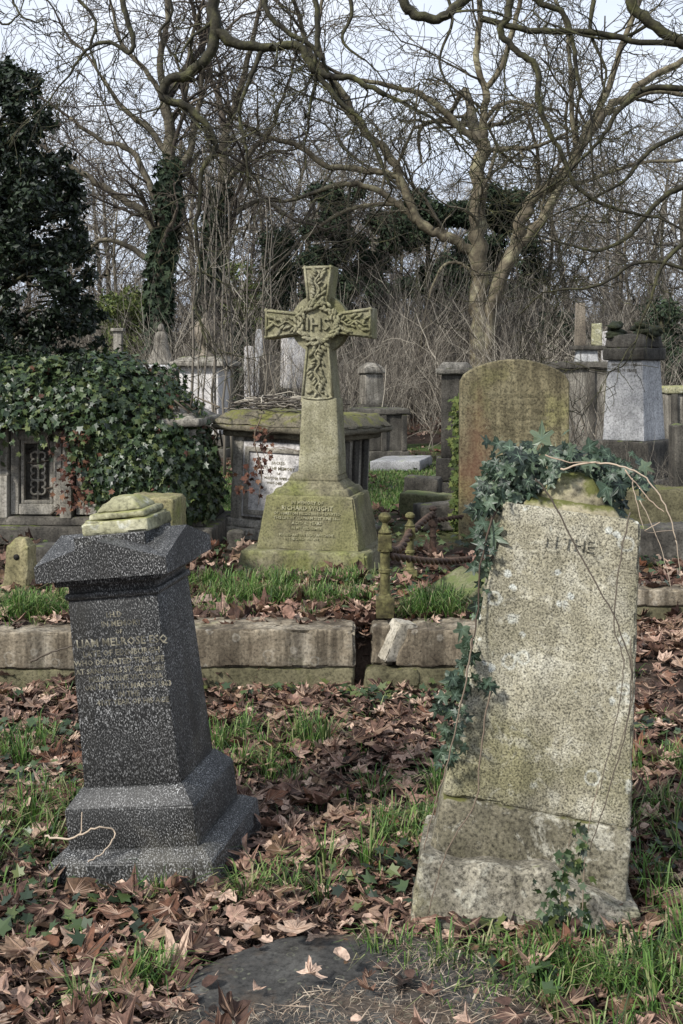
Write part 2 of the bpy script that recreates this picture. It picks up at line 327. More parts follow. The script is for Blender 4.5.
sc.render.engine = 'CYCLES'; sc.cycles.use_denoising = True; sc.cycles.max_bounces = 5; sc.cycles.diffuse_bounces = 3; sc.cycles.transparent_max_bounces = 4
# ------------------------------------------------------------ ground
xs = list(np.arange(-4, 4.01, .06)); ys = list(np.arange(1.0, 9, .06))
xs = [-300, -120, -60, -30, -18, -12, -9, -7, -6, -5]+xs+[5, 6, 7, 9, 12, 18, 30, 60, 120, 300]
ys = [-60, -20, -6, -2, 0]+ys+list(np.arange(9, 22, .4))+[23, 25, 28, 32, 38, 46, 60, 90, 150, 300, 600]
V = [(x, y, hgt(x, y)) for y in ys for x in xs]; nx = len(xs)
Fq = np.array([(j*nx+i, j*nx+i+1, (j+1)*nx+i+1, (j+1)*nx+i) for j in range(len(ys)-1) for i in range(nx-1)])
tag(npobj('ground', V, Fq, M['ground'], smooth=True), kind='structure')
# ------------------------------------------------------------ text
def text_part(lines, parent, mat, y, depth=.002, name='lettering', tilt=0):
    """lines: (text, centre x, baseline z, height) on a face at local y; tilt leans the face back"""
    V, T = [], []
    for (body, x, z, hh) in lines:
        cu = bpy.data.curves.new('t', 'FONT'); cu.body = body; cu.size = hh*1.4; cu.extrude = depth; cu.align_x = 'CENTER'; cu.resolution_u = 1; cu.offset = hh*.015
        ob = bpy.data.objects.new('t', cu); col.objects.link(ob); bpy.context.view_layer.update()
        me = bpy.data.meshes.new_from_object(ob.evaluated_get(bpy.context.evaluated_depsgraph_get()))
        b = len(V); V += [Vector((v.co.x+x, y-v.co.z+(v.co.y+z)*tilt, v.co.y+z)) for v in me.vertices]
        T += [tuple(b+i for i in p.vertices) for p in me.polygons]
        bpy.data.objects.remove(ob); bpy.data.curves.remove(cu); bpy.data.meshes.remove(me)
    mb = MB(); mb.v = V; mb.f = T; mb.m = [0]*len(T)
    return mb.build(name, mat, parent, smooth=False)
def part(name, mat, parent, *blocks, **kw):
    mb = MB()
    for b in blocks: mb.block(*b[0], **b[1]) if isinstance(b[0], tuple) and isinstance(b[1], dict) else None
    return mb.build(name, mat, parent, angle=kw.get('angle', 28))
def B(*a, **k): return (a, k)
# ------------------------------------------------------------ 1 dark granite monument
g = empty('granite_monument', 'dark speckled granite pedestal monument leaning over, with a gabled cap and gilt lettering', 'gravestone', (-.553, 3.55, -.04), -12, -6.6, 0)
gr = M['granite']
part('lower_base', gr, g, B((0, 0, -.10), (.51, .47, .22), r=.004, seg=.1, amp=.0008, chip=.01), B((0, 0, .12), (.51, .47, .028), (.85, .84), r=.003, seg=.1, amp=0, chip=.004))
part('upper_base', gr, g, B((0, 0, .14), (.405, .385, .125), r=.004, seg=.1, amp=.0006, chip=.008), B((0, 0, .265), (.405, .385, .05), (.79, .79), r=.003, seg=.1, amp=0, chip=.003))
part('shaft', gr, g, B((0, 0, .31), (.308, .295, .575), (.92, .92), r=.003, seg=.1, amp=.0005, chip=.004))
part('moulding', M['granite'], g, B((0, 0, .872), (.30, .29, .022), r=.009, seg=.1, amp=.0005), B((0, 0, .89), (.277, .265, .05), r=.003, seg=.1, amp=0), B((0, 0, .918), (.34, .33, .03), r=.008, seg=.1, amp=.0003))
mb = MB(); a, b_, z0, z1, z2 = .207, .200, .942, .99, 1.053
c8 = [(-a, -b_), (0, -b_), (a, -b_), (a, 0), (a, b_), (0, b_), (-a, b_), (-a, 0)]
for i, (x, y) in enumerate(c8): mb.v.append(Vector((x, y, z0)))
for i, (x, y) in enumerate(c8): mb.v.append(Vector((x, y, z1 if i % 2 == 0 else z2)))
mb.v.append(Vector((0, 0, z2)))
for i in range(8):
    j = (i+1) % 8; mb.f.append((i, j, 8+j, 8+i)); mb.m.append(0); mb.f.append((8+i, 8+j, 16)); mb.m.append(0)
mb.f.append(tuple(reversed(range(8)))); mb.m.append(0)
mb.block((.0, .0, z1-.02), (.23, .22, .087), r=.003, amp=.0004)
mb.build('cap', gr, g, smooth=False)
L = [("I.H.D", .0, .815, .017), ("IN MEMORY", .02, .788, .017), ("OF", .01, .766, .012), ("LIAM MELROSE ESQ", .015, .731, .024), ("LATE OF EDINBURGH", .01, .702, .018),
     ("WHO DEPARTED THIS LIFE", 0, .676, .017), ("AT SANDHILLS ST GEORGES", 0, .651, .016), ("MELBOURNE VICTORIA", .015, .627, .016), ("ON THE 17TH MARCH 1863", .02, .603, .016), ("IN THE", .02, .579, .016), ("41ST YEAR OF HIS AGE", .03, .556, .016)]
text_part(L, g, M['gold'], -.1475-.31*.0215+.0, .0012, tilt=.0214)
# lichen covered fragment on top
q = empty('carved_finial_fragment', 'yellow lichen covered square slab with a worn domed top, resting on the granite cap', 'stone fragment', (-.657, 3.55, 1.008), -12, -6.6, 0)
part('slab', M['lichenblock'], q, B((0, 0, 0), (.215, .20, .045), r=.010, seg=.02, amp=.006, chip=.02))
mb = MB(); mb.block((-.0, 0, .045), (.185, .17, .02), (.97, .97), r=.009, seg=.018, amp=.003, chip=.01, seed=3); mb.block((-.0, 0, .064), (.16, .15, .04), (.5, .5), r=.016, seg=.016, amp=.004, chip=.01, seed=4); mb.build('domed_top', M['lichenblock'], q)
# ------------------------------------------------------------ 2 big lichen headstone
hs = empty('tapered_headstone', 'large pale lichen spotted tapering headstone leaning back, crowned with ivy', 'gravestone', (.497, 3.23, -.05), -7, 8.0, -4)
def wav(p): return Vector((p.x, p.y-.004*math.sin(p.z*7+p.x*5), p.z))
part('face_slab', M['head'], hs, B((0, .03, .33), (.515, .25, .83), (.745, .85), r=.012, seg=.02, amp=.0035, chip=.02, fn=wav))
def brk(p):  # broken, wavy upper edge of the plinth
    e = .228+.02*sst(-.3,.0,p.x)-.05*sst(.02, .26, p.x)+.005*math.sin(p.x*17+1)+.006*math.sin(p.x*40)
    return Vector((p.x, p.y, p.z*e/.27 if p.z > .1 else p.z))
part('plinth', M['headplinth'], hs, B((0, 0, -.06), (.61, .40, .27+.02), (.965, .95), r=.012, seg=.02, amp=.005, chip=.02, fn=brk, seed=2))
part('plinth_course', M['headcourse'], hs, B((0, .03, -.05), (.56, .30, .383), (.93, .93), r=.014, seg=.02, amp=.006, chip=.02, seed=5))
mb = MB(); mb.block((0, .03, 1.14), (.30, .19, .05), (.8, .8), r=.02, seg=.02, amp=.006, chip=.02); mb.block((0, .03, 1.17), (.22, .16, .10), (.55, .55), r=.04, seg=.018, amp=.008); mb.build('mossy_top', M['head_moss'], hs)
text_part([("N THE", .0, 1.055, .034)], hs, M['head_worn'], -.1055, .001, tilt=.0226)
# ------------------------------------------------------------ 3 cross monument
X0 = (317-CX)/F*7.2
c3 = empty('stone_cross_monument', 'tall green algae stained stone cross with a carved wreath, standing on a stepped pedestal', 'cross monument', (X0, 7.25, .235), -13, 0, 0)
part('base_step', M['cross_base'], c3, B((0, 0, -.06), (.82, .74, .235), (.97, .97), r=.02, seg=.04, amp=.008, chip=.03))
part('pedestal', M['cross_ped'], c3, B((0.01, 0, .165), (.655, .56, .33), (.84, .84), r=.012, seg=.04, amp=.004, chip=.02))
mb = MB(); mb.block((0.01, 0, .49), (.50, .43, .045), (.9, .9), r=.012, amp=.004); mb.block((0.01, 0, .53), (.42, .35, .05), (.75, .75), r=.012, amp=.004); mb.block((0.01, 0, .575), (.33, .27, .05), (.88, .88), r=.015, amp=.004)
mb.build('stepped_moulding', M['cross_base'], c3, angle=50)
cx0 = .025; th = .16
mb = MB(); mb.block((cx0+.01, 0, .61), (.268, .20, .48), (.83, .88), r=.010, seg=.04, amp=.003, chip=.01); mb.build('shaft', M['cross'], c3, angle=50)
zc = 1.555; arm = .345; top = .36; wi, wo = .066, .097
out = [(-.112, 1.06), (.112, 1.06), (wi+.01, zc-.12), (wi+.02, zc-wi-.005), (wi+.04, zc-wi+.0), (arm, zc-wo), (arm, zc+wo), (wi+.03, zc+wi), (wi, zc+wi+.03), (wo, zc+top), (-wo, zc+top), (-wi, zc+wi+.03), (-wi-.03, zc+wi), (-arm, zc+wo), (-arm, zc-wo), (-wi-.04, zc-wi), (-wi-.02, zc-wi-.005), (-wi-.01, zc-.12)]
out = [(x+cx0, z) for x, z in out]
mb = MB(); mb.prism(out, -.086, .086); crs = mb.build('cross_head', M['cross'], c3, smooth=False)
mo = crs.modifiers.new('b', 'BEVEL'); mo.width = .008; mo.segments = 2
mb = MB(); n = 40                                   # ring behind the arms
for i in range(n):
    pass
ring = [(cx0+.185*math.cos(2*math.pi*i/n), zc+.185*math.sin(2*math.pi*i/n)) for i in range(n)]
mb.prism(ring, -.045, .045); mb.build('wheel_disc', M['cross'], c3, smooth=False)
mb = MB(); k = len(out)                            # raised rim round the cross face
cen = lambda p: Vector((p[0], 0, p[1]))
for i in list(range(2, k-1)):
    p, q2 = cen(out[i]), cen(out[(i+1) % k])
    d = (q2-p).normalized(); nn = Vector((-d.z, 0, d.x)); off = nn*.013
    mb.tube([p+off+Vector((0, -.087, 0)), q2+off+Vector((0, -.087, 0))], [.008, .008], 6)
for sx in (-1, 1): mb.tube([Vector((cx0+sx*.096, -.089, 1.10)), Vector((cx0+sx*.066, -.089, zc-.13))], [.008]*2, 6)
mb.tube([Vector((cx0+.096*math.cos(a), -.089, 1.10-.015*math.sin(a))) for a in np.linspace(0, math.pi, 9)], [.008]*9, 6)
mb.build('raised_rim', M['cross'], c3)
mb = MB(); rr = random.Random(5)
def leafblob(x, z, a, L_=.03, y=-.092):
    rot = Matrix.Rotation(-a, 3, 'Y') @ Matrix.Rotation(rr.uniform(-.5, .5), 3, 'X')
    mb.blob((x, y-.004*rr.random(), z), L_, .011, L_*.42, 7, 4, .1, rot=rot)
for i in range(64):                                 # wreath
    a = 2*math.pi*i/64; ra = .118+rr.uniform(-.022, .022); leafblob(cx0+ra*math.cos(a), zc+ra*math.sin(a), a+math.pi/2+rr.uniform(-.9, .9), .027, -.098)
def vine(x0, z0, x1, z1, n, wd):
    d = Vector((x1-x0, 0, z1-z0)); L_ = d.length; d.normalize(); pr = Vector((-d.z, 0, d.x)); pts = []
    for i in range(n+1):
        t_ = i/n; p = Vector((x0, -.095, z0))+d*L_*t_+pr*wd*.35*math.sin(t_*L_*60); pts.append(p)
        for sgn in (-1, 1):
            if rr.random() < .9: leafblob(p.x+pr.x*sgn*wd*rr.uniform(.35, 1), p.z+pr.z*sgn*wd*rr.uniform(.35, 1), math.atan2(d.z, d.x)+sgn*rr.uniform(.3, 1.2), rr.uniform(.018, .028))
    mb.tube(pts, [.007]*len(pts), 6)
vine(cx0-.12, zc, cx0-.315, zc, 9, .045); vine(cx0+.12, zc, cx0+.315, zc, 9, .045); vine(cx0, zc+.13, cx0, zc+.33, 10, .045); vine(cx0, 1.44, cx0, 1.11, 17, .048)
mb.build('carved_foliage', M['cross'], c3)
text_part([("IHS", cx0, zc-.04, .078)], c3, M['cross'], -.089, .012, name='monogram')
TL = [("IN MEMORY OF", 0, .445, .021), ("RICHARD WRIGHT", 0, .41, .027), ("OF MORETON FIELDS WHO DEPARTED", 0, .382, .017), ("THIS LIFE AT CLAPHAM 21ST JUNE 1866", 0, .355, .017), ("AGED 62 YEARS", 0, .325, .019), ("IN MY REDEEMER", 0, .293, .018), ("BLESSED ARE THE DEAD WHICH DIE", 0, .255, .015), ("IN THE LORD  REV XIV", -.03, .232, .015)]
text_part(TL, c3, M['letter'], -.285-.165*.136, .0015, tilt=.136)
# ------------------------------------------------------------ 4 mossy chest tomb behind the cross
c4 = empty('chest_tomb', 'square chest tomb with moss covered lid and white panel, just behind the stone cross', 'tomb', ((300-CX)/F*8.75, 8.80, .16), -24, 2, 0)
part('plinth', M['palestone'], c4, B((0, 0, -.1), (.98, .95, .26), r=.02, amp=.006, chip=.02), B((0, 0, .16), (.9, .88, .06), (.95, .95), r=.015, amp=.004))
part('body', M['tomb'], c4, B((0, 0, .215), (.78, .76, .62), r=.008, amp=.003))
for sx in (-.345, .345): mb = MB(); mb.block((sx, -.36, .215), (.09, .10, .62), r=.008, amp=.002); mb.build('corner_pilaster', M['palestone'], c4)
mb = MB(); mb.block((0, -.385, .24), (.60, .05, .56), r=.008, amp=.002); mb.build('panel', M['marble'], c4)
mb = MB()
for (x, z, sx, sz) in ((-.26, .26, .035, .50), (.26, .26, .035, .50), (0, .26, .49, .035), (0, .725, .49, .035)): mb.block((x, -.415, z), (sx, .022, sz), r=.006, amp=.001)
mb.build('panel_frame', M['palestone'], c4)
for i in range(4):
    pl = MB(); pl.block((.395, -.27+i*.18, .22), (.035, .09, .60), r=.012, amp=.003); pl.build('side_pilaster', M['tombdark'], c4)
part('lid', M['mosslid'], c4, B((0, 0, .83), (.92, .90, .05), r=.015, amp=.004), B((0, 0, .875), (1.06, 1.04, .05), r=.02, amp=.006, chip=.02), B((0, 0, .92), (1.08, 1.06, .10), (.80, .80), r=.02, seg=.05, amp=.015, chip=.03))
text_part([("SACRED", 0, .64, .022), ("TO THE MEMORY", 0, .60, .024), ("OF", 0, .565, .018), ("MARTHA WIFE OF", 0, .53, .02), ("WHO DIED 1851", 0, .495, .018)], c4, M['letterdark'], -.411, .001)
# ------------------------------------------------------------ 5 ornate tomb at left
c5 = empty('ornate_tomb', 'grey ornate chest tomb with a carved tracery panel, mostly buried under a mound of ivy', 'tomb', ((88-CX)/F*8.3, 8.55, .2), -4, 0, 0)
part('plinth', M['tombdark'], c5, B((0, 0, -.1), (1.95, 1.0, .30), r=.02, amp=.006, chip=.02), B((0, 0, .2), (1.8, .9, .06), (.97, .95), r=.015, amp=.004))
part('body', M['tombdark'], c5, B((0, .04, .25), (1.55, .72, .66), r=.01, amp=.003))
for px in (-.88, -.555, -.09, .4, .8):
    mb = MB(); mb.block((px, -.375, .25), (.085, .12, .30), r=.006, amp=.002); mb.block((px, -.36, .55), (.10, .12, .035), (.8, .9), r=.008, amp=.001); mb.block((px, -.36, .58), (.065, .09, .30), r=.006, amp=.001); mb.build('buttress', M['palestone'], c5)
for px in (-.32, .155, .6):
    fr = MB()
    for (x, z, sx, sz) in ((-.155, .27, .06, .60), (.155, .27, .06, .60), (0, .27, .25, .075), (0, .80, .25, .07)): fr.block((px+x, -.355, z), (sx, .06, sz), r=.008, amp=.001)
    for (x, z, sx, sz) in ((-.105, .345, .025, .455), (.105, .345, .025, .455), (0, .345, .185, .025), (0, .775, .185, .025)): fr.block((px+x, -.345, z), (sx, .045, sz), r=.005, amp=0)
    fo = fr.build('panel_frame', M['palestone'], c5)
    tr = MB()
    for zz in (.46, .56, .66):
        for k in range(4):
            a0 = k*math.pi/2+math.pi/4; cpt = Vector((px+.035*math.cos(a0), -.335, zz+.035*math.sin(a0)))
            tr.tube([cpt+Vector((.028*math.cos(t_), 0, .028*math.sin(t_))) for t_ in np.linspace(a0-2.3, a0+2.3, 9)], [.009]*9, 5)
    tr.tube([Vector((px, -.335, .37)), Vector((px, -.335, .775))], [.009]*2, 5); tr.build('tracery', M['palestone'], fo)
part('lid', M['tomb'], c5, B((0, 0, .90), (1.75, .95, .06), r=.02, amp=.005), B((0, 0, .955), (1.7, .9, .09), (.8, .7), r=.03, amp=.01))
# ------------------------------------------------------------ 6 ochre headstone
Y6 = 8.5
c6 = empty('round_topped_headstone', 'tall ochre headstone with an arched top, eroded lines of text and a rust red stain', 'gravestone', ((513-CX)/F*Y6, Y6, .18), -2, .3, 0)
hw, hh = .40, 1.40
o6 = [(-hw, -.15), (hw, -.15), (hw, hh-.17)]+[(hw-.03+.02*0-(i/16)*(2*hw-.06), hh-.115+.115*math.sin(math.pi*i/16)**.75) for i in range(17)]+[(-hw, hh-.17)]
mb = MB(); mb.prism(o6, -.065, .065); so_ = mb.build('slab', M['ochre'], c6, smooth=False)
mo = so_.modifiers.new('b', 'BEVEL'); mo.width = .012; mo.segments = 2
text_part([("IN LOVING MEMORY OF", .05, 1.12, .028), ("EDWARD", .06, 1.07, .03), ("DIED JULY 9TH 1878", .10, 1.01, .03), ("AGED 64  1881", .12, .955, .03), ("ALSO OF ELIZA WIFE OF THE ABOVE", .06, .885, .024), ("WHO DIED NOVEMBER 2ND", .06, .83, .024), ("AT REST IN THE SURE HOPE", .06, .78, .024)], c6, M['letterdark'], -.066, .0015)
# ------------------------------------------------------------ other graves (generic builders)
def gpos(px, Y, dz=0): x = (px-CX)/F*Y; return Vector((x, Y, hgt(x, Y)+dz))
def ztop(py, Y): return H-(py-HY)/F*Y
def pedestal(label, px, Y, ytop, w, mats, yaw=0, roll=0, capw=1.25, caph=.10, taper=.9, baseh=.25, name='pedestal_monument', steps=2, top=None, caproof=.3):
    p = gpos(px, Y); hgt_ = ztop(ytop, Y)-p.z; e = empty(name, label, 'gravestone', p, yaw, roll)
    bs = MB(); z = -.1
    for i in range(steps):
        h = (baseh+.1)/steps if i == 0 else baseh/steps; bs.block((0, 0, z), (w*(1.55-.22*i), w*(1.55-.22*i), h), r=.015, amp=.005, chip=.015); z += h
    bs.build('base', mats[1], e, angle=50); sh = hgt_-z-caph
    s_ = MB(); s_.block((0, 0, z), (w, w, sh), (taper, taper), r=.008, amp=.003, chip=.008); s_.build('shaft', mats[0], e, angle=50)
    c_ = MB(); c_.block((0, 0, z+sh), (w*capw, w*capw, caph*.55), r=.015, amp=.006, chip=.02); c_.block((0, 0, z+sh+caph*.55), (w*capw*.93, w*capw*.93, caph*.6), (1-caproof, 1-caproof), r=.015, amp=.012, chip=.02); c_.build('cap', mats[2], e, angle=50)
    return e
pw = pedestal('white marble tapering pedestal with a black moss laden cap and faint lettering', 634, 10.3, 338, .405, (M['marble_grey'], M['tombdark'], M['tombdark']), yaw=-42, capw=1.02, caph=.20, taper=.84, baseh=.66, caproof=.1)
text_part([("TO THE MEMORY OF", 0, 1.42, .028), ("JAMES AND ANN", 0, 1.37, .028), ("OF THIS PARISH", 0, 1.32, .025), ("WHO DIED 1849", 0, 1.27, .025), ("AGED 71 YEARS", 0, 1.22, .025)], pw, M['tomb'], -.2285, .0012, tilt=.0377)
mb = MB(); rl = random.Random(9)
for i in range(16): a = rl.uniform(0, 6.28); mb.blob((math.cos(a)*.17, math.sin(a)*.17, 1.585+rl.uniform(-.05, .06)), rl.uniform(.05, .1), rl.uniform(.05, .1), rl.uniform(.03, .055), 8, 5, .3)
mb.build('moss_growth', stone('black_moss', (.012, .014, .009), (.03, .035, .02), (.06, .07, .035), pits=.5), pw)
pedestal('soot black pedestal with a flat pale moss topped cap beside the ochre headstone', 455, 11.2, 364, .27, (M['tombdark'], M['tombdark'], M['tomb']), yaw=-6, capw=1.35, caph=.10, taper=.95, baseh=.45)
pedestal('white marble block with tapering sides seen under the arm of the stone cross', 295, 17, 332, .37, (M['marble'], M['tombdark'], M['marble']), yaw=18, capw=1.02, caph=.08, taper=.9, baseh=.95)
e = pedestal('white pedestal topped by a grey urn, behind thin saplings', 206, 16, 358, .60, (M['marble'], M['tombdark'], M['tomb']), yaw=-14, capw=1.3, caph=.12, taper=.93, baseh=.35, name='urn_monument')
mb = MB(); zt = ztop(358, 16)-e.location.z
mb.lathe([(.14, 0), (.15, .03), (.08, .06), (.05, .12), (.12, .2), (.18, .33), (.19, .42), (.14, .46), (.15, .49), (.09, .53), (.03, .56), (.04, .60), (.01, .63)], 16, (0, 0, zt)); mb.build('urn', M['gritty'], e)
e = pedestal('hooded grey pedestal standing on a dark block, beyond the moss lidded chest tomb', 371, 17, 364, .30, (M['tomb'], M['tombdark'], M['tomb']), yaw=20, capw=1.15, caph=.14, taper=.9, baseh=.70, caproof=.6)
def chest(label, px, Y, ytop, w, d, mats, yaw=0, roll=0, lid=.08, group=None):
    p = gpos(px, Y); h = ztop(ytop, Y)-p.z; e = empty('chest_tomb', label, 'tomb', p, yaw, roll, group=group)
    part('plinth', mats[1], e, B((0, 0, -.1), (w*1.1, d*1.1, .25), r=.02, amp=.006, chip=.02))
    part('body', mats[0], e, B((0, 0, .15), (w, d, h-.15-lid), r=.01, amp=.004)); part('lid', mats[2], e, B((0, 0, h-lid), (w*1.13, d*1.13, lid), (.96, .96), r=.02, amp=.008, chip=.02))
    n_ = max(2, int(w/.35))
    for i in range(n_+1):
        q_ = MB(); q_.block((-w/2+.04+i*(w-.08)/n_, -d/2-.012, .15), (.07, .04, h-.15-lid), r=.008, amp=.002); q_.build('pilaster', mats[1], e)
    return e
chest('grey walled tomb with projecting ledge, between the ochre headstone and white marble pedestal', 588, 13.5, 362, .95, .8, (M['tomb'], M['tombdark'], M['tombdark']), yaw=-6)
chest('dark low block of a tomb half hidden by brush beyond the mossy lid', 378, 15, 408, .62, .6, (M['tombdark'], M['tombdark'], M['tombdark']), yaw=12)
chest('dark tomb with a pale slab lid carrying a draped stone figure', 158, 18, 365, .75, .8, (M['tombdark'], M['tomb'], M['marble_grey']), yaw=-10)
chest('small white fronted tomb deep in the brush, near the black pedestal', 430, 25, 392, .45, .8, (M['marble'], M['tomb'], M['gritty']), yaw=12)
chest('yellow lidded pale tomb at the very edge of view beyond the marble pedestal', 678, 12.5, 386, .34, .6, (M['tomb'], M['tombdark'], M['lichenblock']), yaw=0)
chest('distant white tomb among tree stems, beyond the hooded pedestal', 398, 30, 378, .55, .8, (M['marble_grey'], M['tomb'], M['tomb']), yaw=0)
chest('distant pale box tomb just over the arm of the hooded pedestal', 352, 27, 384, .5, .7, (M['tomb'], M['tomb'], M['marble_grey']), yaw=-15)
# obelisk block on the walled tomb
e = empty('truncated_obelisk', 'brown stone obelisk base with a broken yellow block on a ledge above the walled tomb', 'monument', Vector(((588-CX)/F*13.5, 13.5, ztop(362, 13.5))), -6)
part('foot', M['marble_grey'], e, B((-.02, 0, 0), (.26, .24, .14), (.9, .9), r=.01, amp=.004)); part('ledge', M['tombdark'], e, B((0, 0, .14), (.40, .32, .05), r=.01, amp=.004))
part('shaft', M['gritty'], e, B((-.09, 0, .19), (.13, .15, .50), (.8, .8), r=.006, amp=.003)); part('broken_block', M['lichenblock'], e, B((.10, 0, .19), (.13, .13, .26), (.85, .85), r=.012, amp=.01, chip=.02))
e = empty('draped_figure', 'small pale draped stone figure with spreading robe on the dark tomb', 'statue', Vector(((161-CX)/F*18, 18, ztop(365, 18))), 0)
mb = MB(); mb.lathe([(.26, 0), (.24, .04), (.17, .12), (.13, .25), (.10, .38), (.11, .45), (.07, .50), (.045, .53)], 14, sy=.8)
for v in mb.v: v.x += .02*nz(v.x*20, v.y*20, v.z*9); v.y += .02*nz(v.x*20, v.y*20, v.z*9+5)
mb.build('robe', M['tomb'], e); mb = MB(); mb.blob((0, 0, .58), .055, .06, .07, 10, 6, .05); mb.build('head', M['tomb'], e)
e = empty('column_stump', 'slender pale square column rising behind the ivy mound', 'monument', gpos(118, 18), 0)
h_ = ztop(329, 18)-e.location.z
part('base', M['tombdark'], e, B((0, 0, -.1), (.35, .35, h_-.30), r=.02, amp=.01)); part('shaft', M['tomb'], e, B((0, 0, h_-.4), (.14, .14, .36), (.95, .95), r=.01, amp=.004)); part('cap', M['tomb'], e, B((0, 0, h_-.04), (.2, .2, .05), r=.01, amp=.004))
def slabstone(label, px, Y, ytop, w, mat, th=.1, yaw=0, roll=0, arch=.12, name='headstone', group=None):
    p = gpos(px, Y); h = ztop(ytop, Y)-p.z; hw = w/2
    o_ = [(-hw, -.2), (hw, -.2)]+[(hw*math.cos(math.pi*i/12), h-arch+arch*math.sin(math.pi*i/12)) for i in range(13)]
    mb = MB(); mb.prism(o_, -th/2, th/2); ob = mb.build(name, mat, None, smooth=False); ob.location = p
    ob.rotation_euler = (0, R(roll), R(yaw)); m_ = ob.modifiers.new('b', 'BEVEL'); m_.width = .012; m_.segments = 2
    return tag(ob, label, 'gravestone', group)
slabstone('tall narrow white headstone behind the saplings, with a small pointed top', 259, 20, 329, .13, M['marble_grey'], arch=.1)
slabstone('short white headstone standing beside a tall narrow one in the saplings', 249, 19.5, 346, .16, M['marble'], arch=.03)
slabstone('small pale headstone just beyond the urn monument and its saplings', 228, 24, 352, .26, M['marble_grey'], roll=2)
slabstone('squat pale headstone low behind the draped figure tomb', 186, 23, 350, .34, M['tomb'], arch=.04)
slabstone('pale round topped headstone seen under the other arm of the cross', 347, 22, 358, .30, M['tomb'], arch=.14)
slabstone('thin leaning white headstone far off near the hooded pedestal', 392, 27, 368, .24, M['marble'], roll=7, arch=.06)
slabstone('small white headstone between the ivy mound top and the square column', 141, 25, 350, .24, M['marble_grey'], arch=.05)
slabstone('dark broad headstone between the saplings and the white tapering block', 271, 18, 355, .36, M['tombdark'], arch=.05)
slabstone('weathered pale headstone with a slight tilt, beyond the mossy slabs', 412, 24, 386, .30, M['tomb'], roll=-5)
slabstone('pale headstone glimpsed between far stems above the black pedestal', 434, 31, 362, .42, M['marble_grey'], roll=3)
slabstone('grey headstone just behind the obelisk ledge and marble cap', 611, 16, 331, .25, M['marble'], arch=.02)
slabstone('blackened upright stone at the frame edge beside the marble pedestal', 681, 9.0, 424, .14, M['tombdark'], th=.2, arch=.02)
slabstone('small grey stone marker in the grass between the ivy mound and the chest tomb', 236, 8.0, 530, .12, M['tombdark'], th=.12, arch=.02, name='grave_marker')
# small rubble and slabs
def rock(name, label, cat, loc, size, mat, yaw=0, roll=0, pitch=0, taper=(1, 1), seg=.03, amp=.012, r=.02, chip=.03):
    mb = MB(); mb.block((0, 0, 0), size, taper, r=r, seg=seg, amp=amp, chip=chip, seed=rng.random()*9)
    ob = mb.build(name, mat, None, angle=60); ob.location = loc
    ob.rotation_euler = (Matrix.Rotation(R(roll), 3, 'Y') @ Matrix.Rotation(R(pitch), 3, 'X') @ Matrix.Rotation(R(yaw), 3, 'Z')).to_euler(); return tag(ob, label, cat)
rock('ledger_slab', 'flat light grey ledger slab lying on the far grass', 'gravestone', gpos(402, 14.2, -.02), (.62, .8, .13), M['slate'], yaw=-15, roll=-2, seg=.1, amp=.004)
rock('ledger_slab', 'mossy grey green slab tilted against long grass behind the kerb', 'gravestone', gpos(459, 6.15, -.04), (.36, .34, .12), M['mossrock'], yaw=20, roll=-24, pitch=14)
rock('stone_block', 'long moss covered block lying under the black pedestal', 'stone block', gpos(434, 9.6, .0), (.55, .3, .20), M['mossrock'], yaw=-14, roll=3)
rock('stone_block', 'stepped dark block leaning beside the foot of the black pedestal', 'stone block', gpos(422, 10.6, .0), (.32, .3, .28), M['tombdark'], yaw=-14, roll=3)
rock('stone_block', 'lower mossy slab with a raised edge in front of the black pedestal', 'stone block', gpos(440, 8.9, .0), (.34, .3, .20), M['tombdark'], yaw=8, roll=-4)
rock('stone_block', 'square grey block behind the lichen fragment and under the ivy mound', 'stone block', Vector(((155-CX)/F*6.6, 6.6, .24)), (.30, .28, .54), M['post'], yaw=-8)
rock('stone_block', 'low ruined block among weeds behind the big lichen headstone', 'stone block', gpos(655, 7.4, .0), (.75, .3, .24), M['tombdark'], yaw=4, roll=-1)
rock('stone_block', 'mossy ledge stone under the white marble pedestal', 'stone block', gpos(668, 8.8, .0), (.9, .35, .34), M['kerblow'], yaw=-3)
rock('stone_block', 'grubby flat stone lying at the foot of the short pointed post', 'stone block', gpos(4, 6.25, -.02), (.24, .3, .06), M['post'], yaw=10)
rock('fallen_stone', 'low grey stone half buried between the ornate tomb and the pointed post', 'stone block', gpos(62, 7.1, .0), (.5, .25, .16), M['tombdark'], yaw=3)
# pointed post
e = empty('stone_post', 'short worn stone post with a pointed top and a drilled hole', 'post', gpos(20, 6.35, -.03), -10, 2)
mb = MB(); mb.block((0, 0, -.05), (.155, .14, .345), (.80, .8), r=.012, seg=.02, amp=.006, chip=.02); mb.block((0, 0, .285), (.122, .11, .05), (.5, .5), r=.012, seg=.02, amp=.005); mb.build('shaft', M['post'], e, angle=60)
mb = MB(); mb.lathe([(.017, 0), (.017, .006)], 10); hb = mb.build('hole', plain('painted_hole_shade', [(.006, .005, .004), (.012, .01, .008)]), e); hb.rotation_euler = (R(90), 0, 0); hb.location = (0, -.0588, .235)  # flat dark disc for the hole; its inner shade is put into the colour
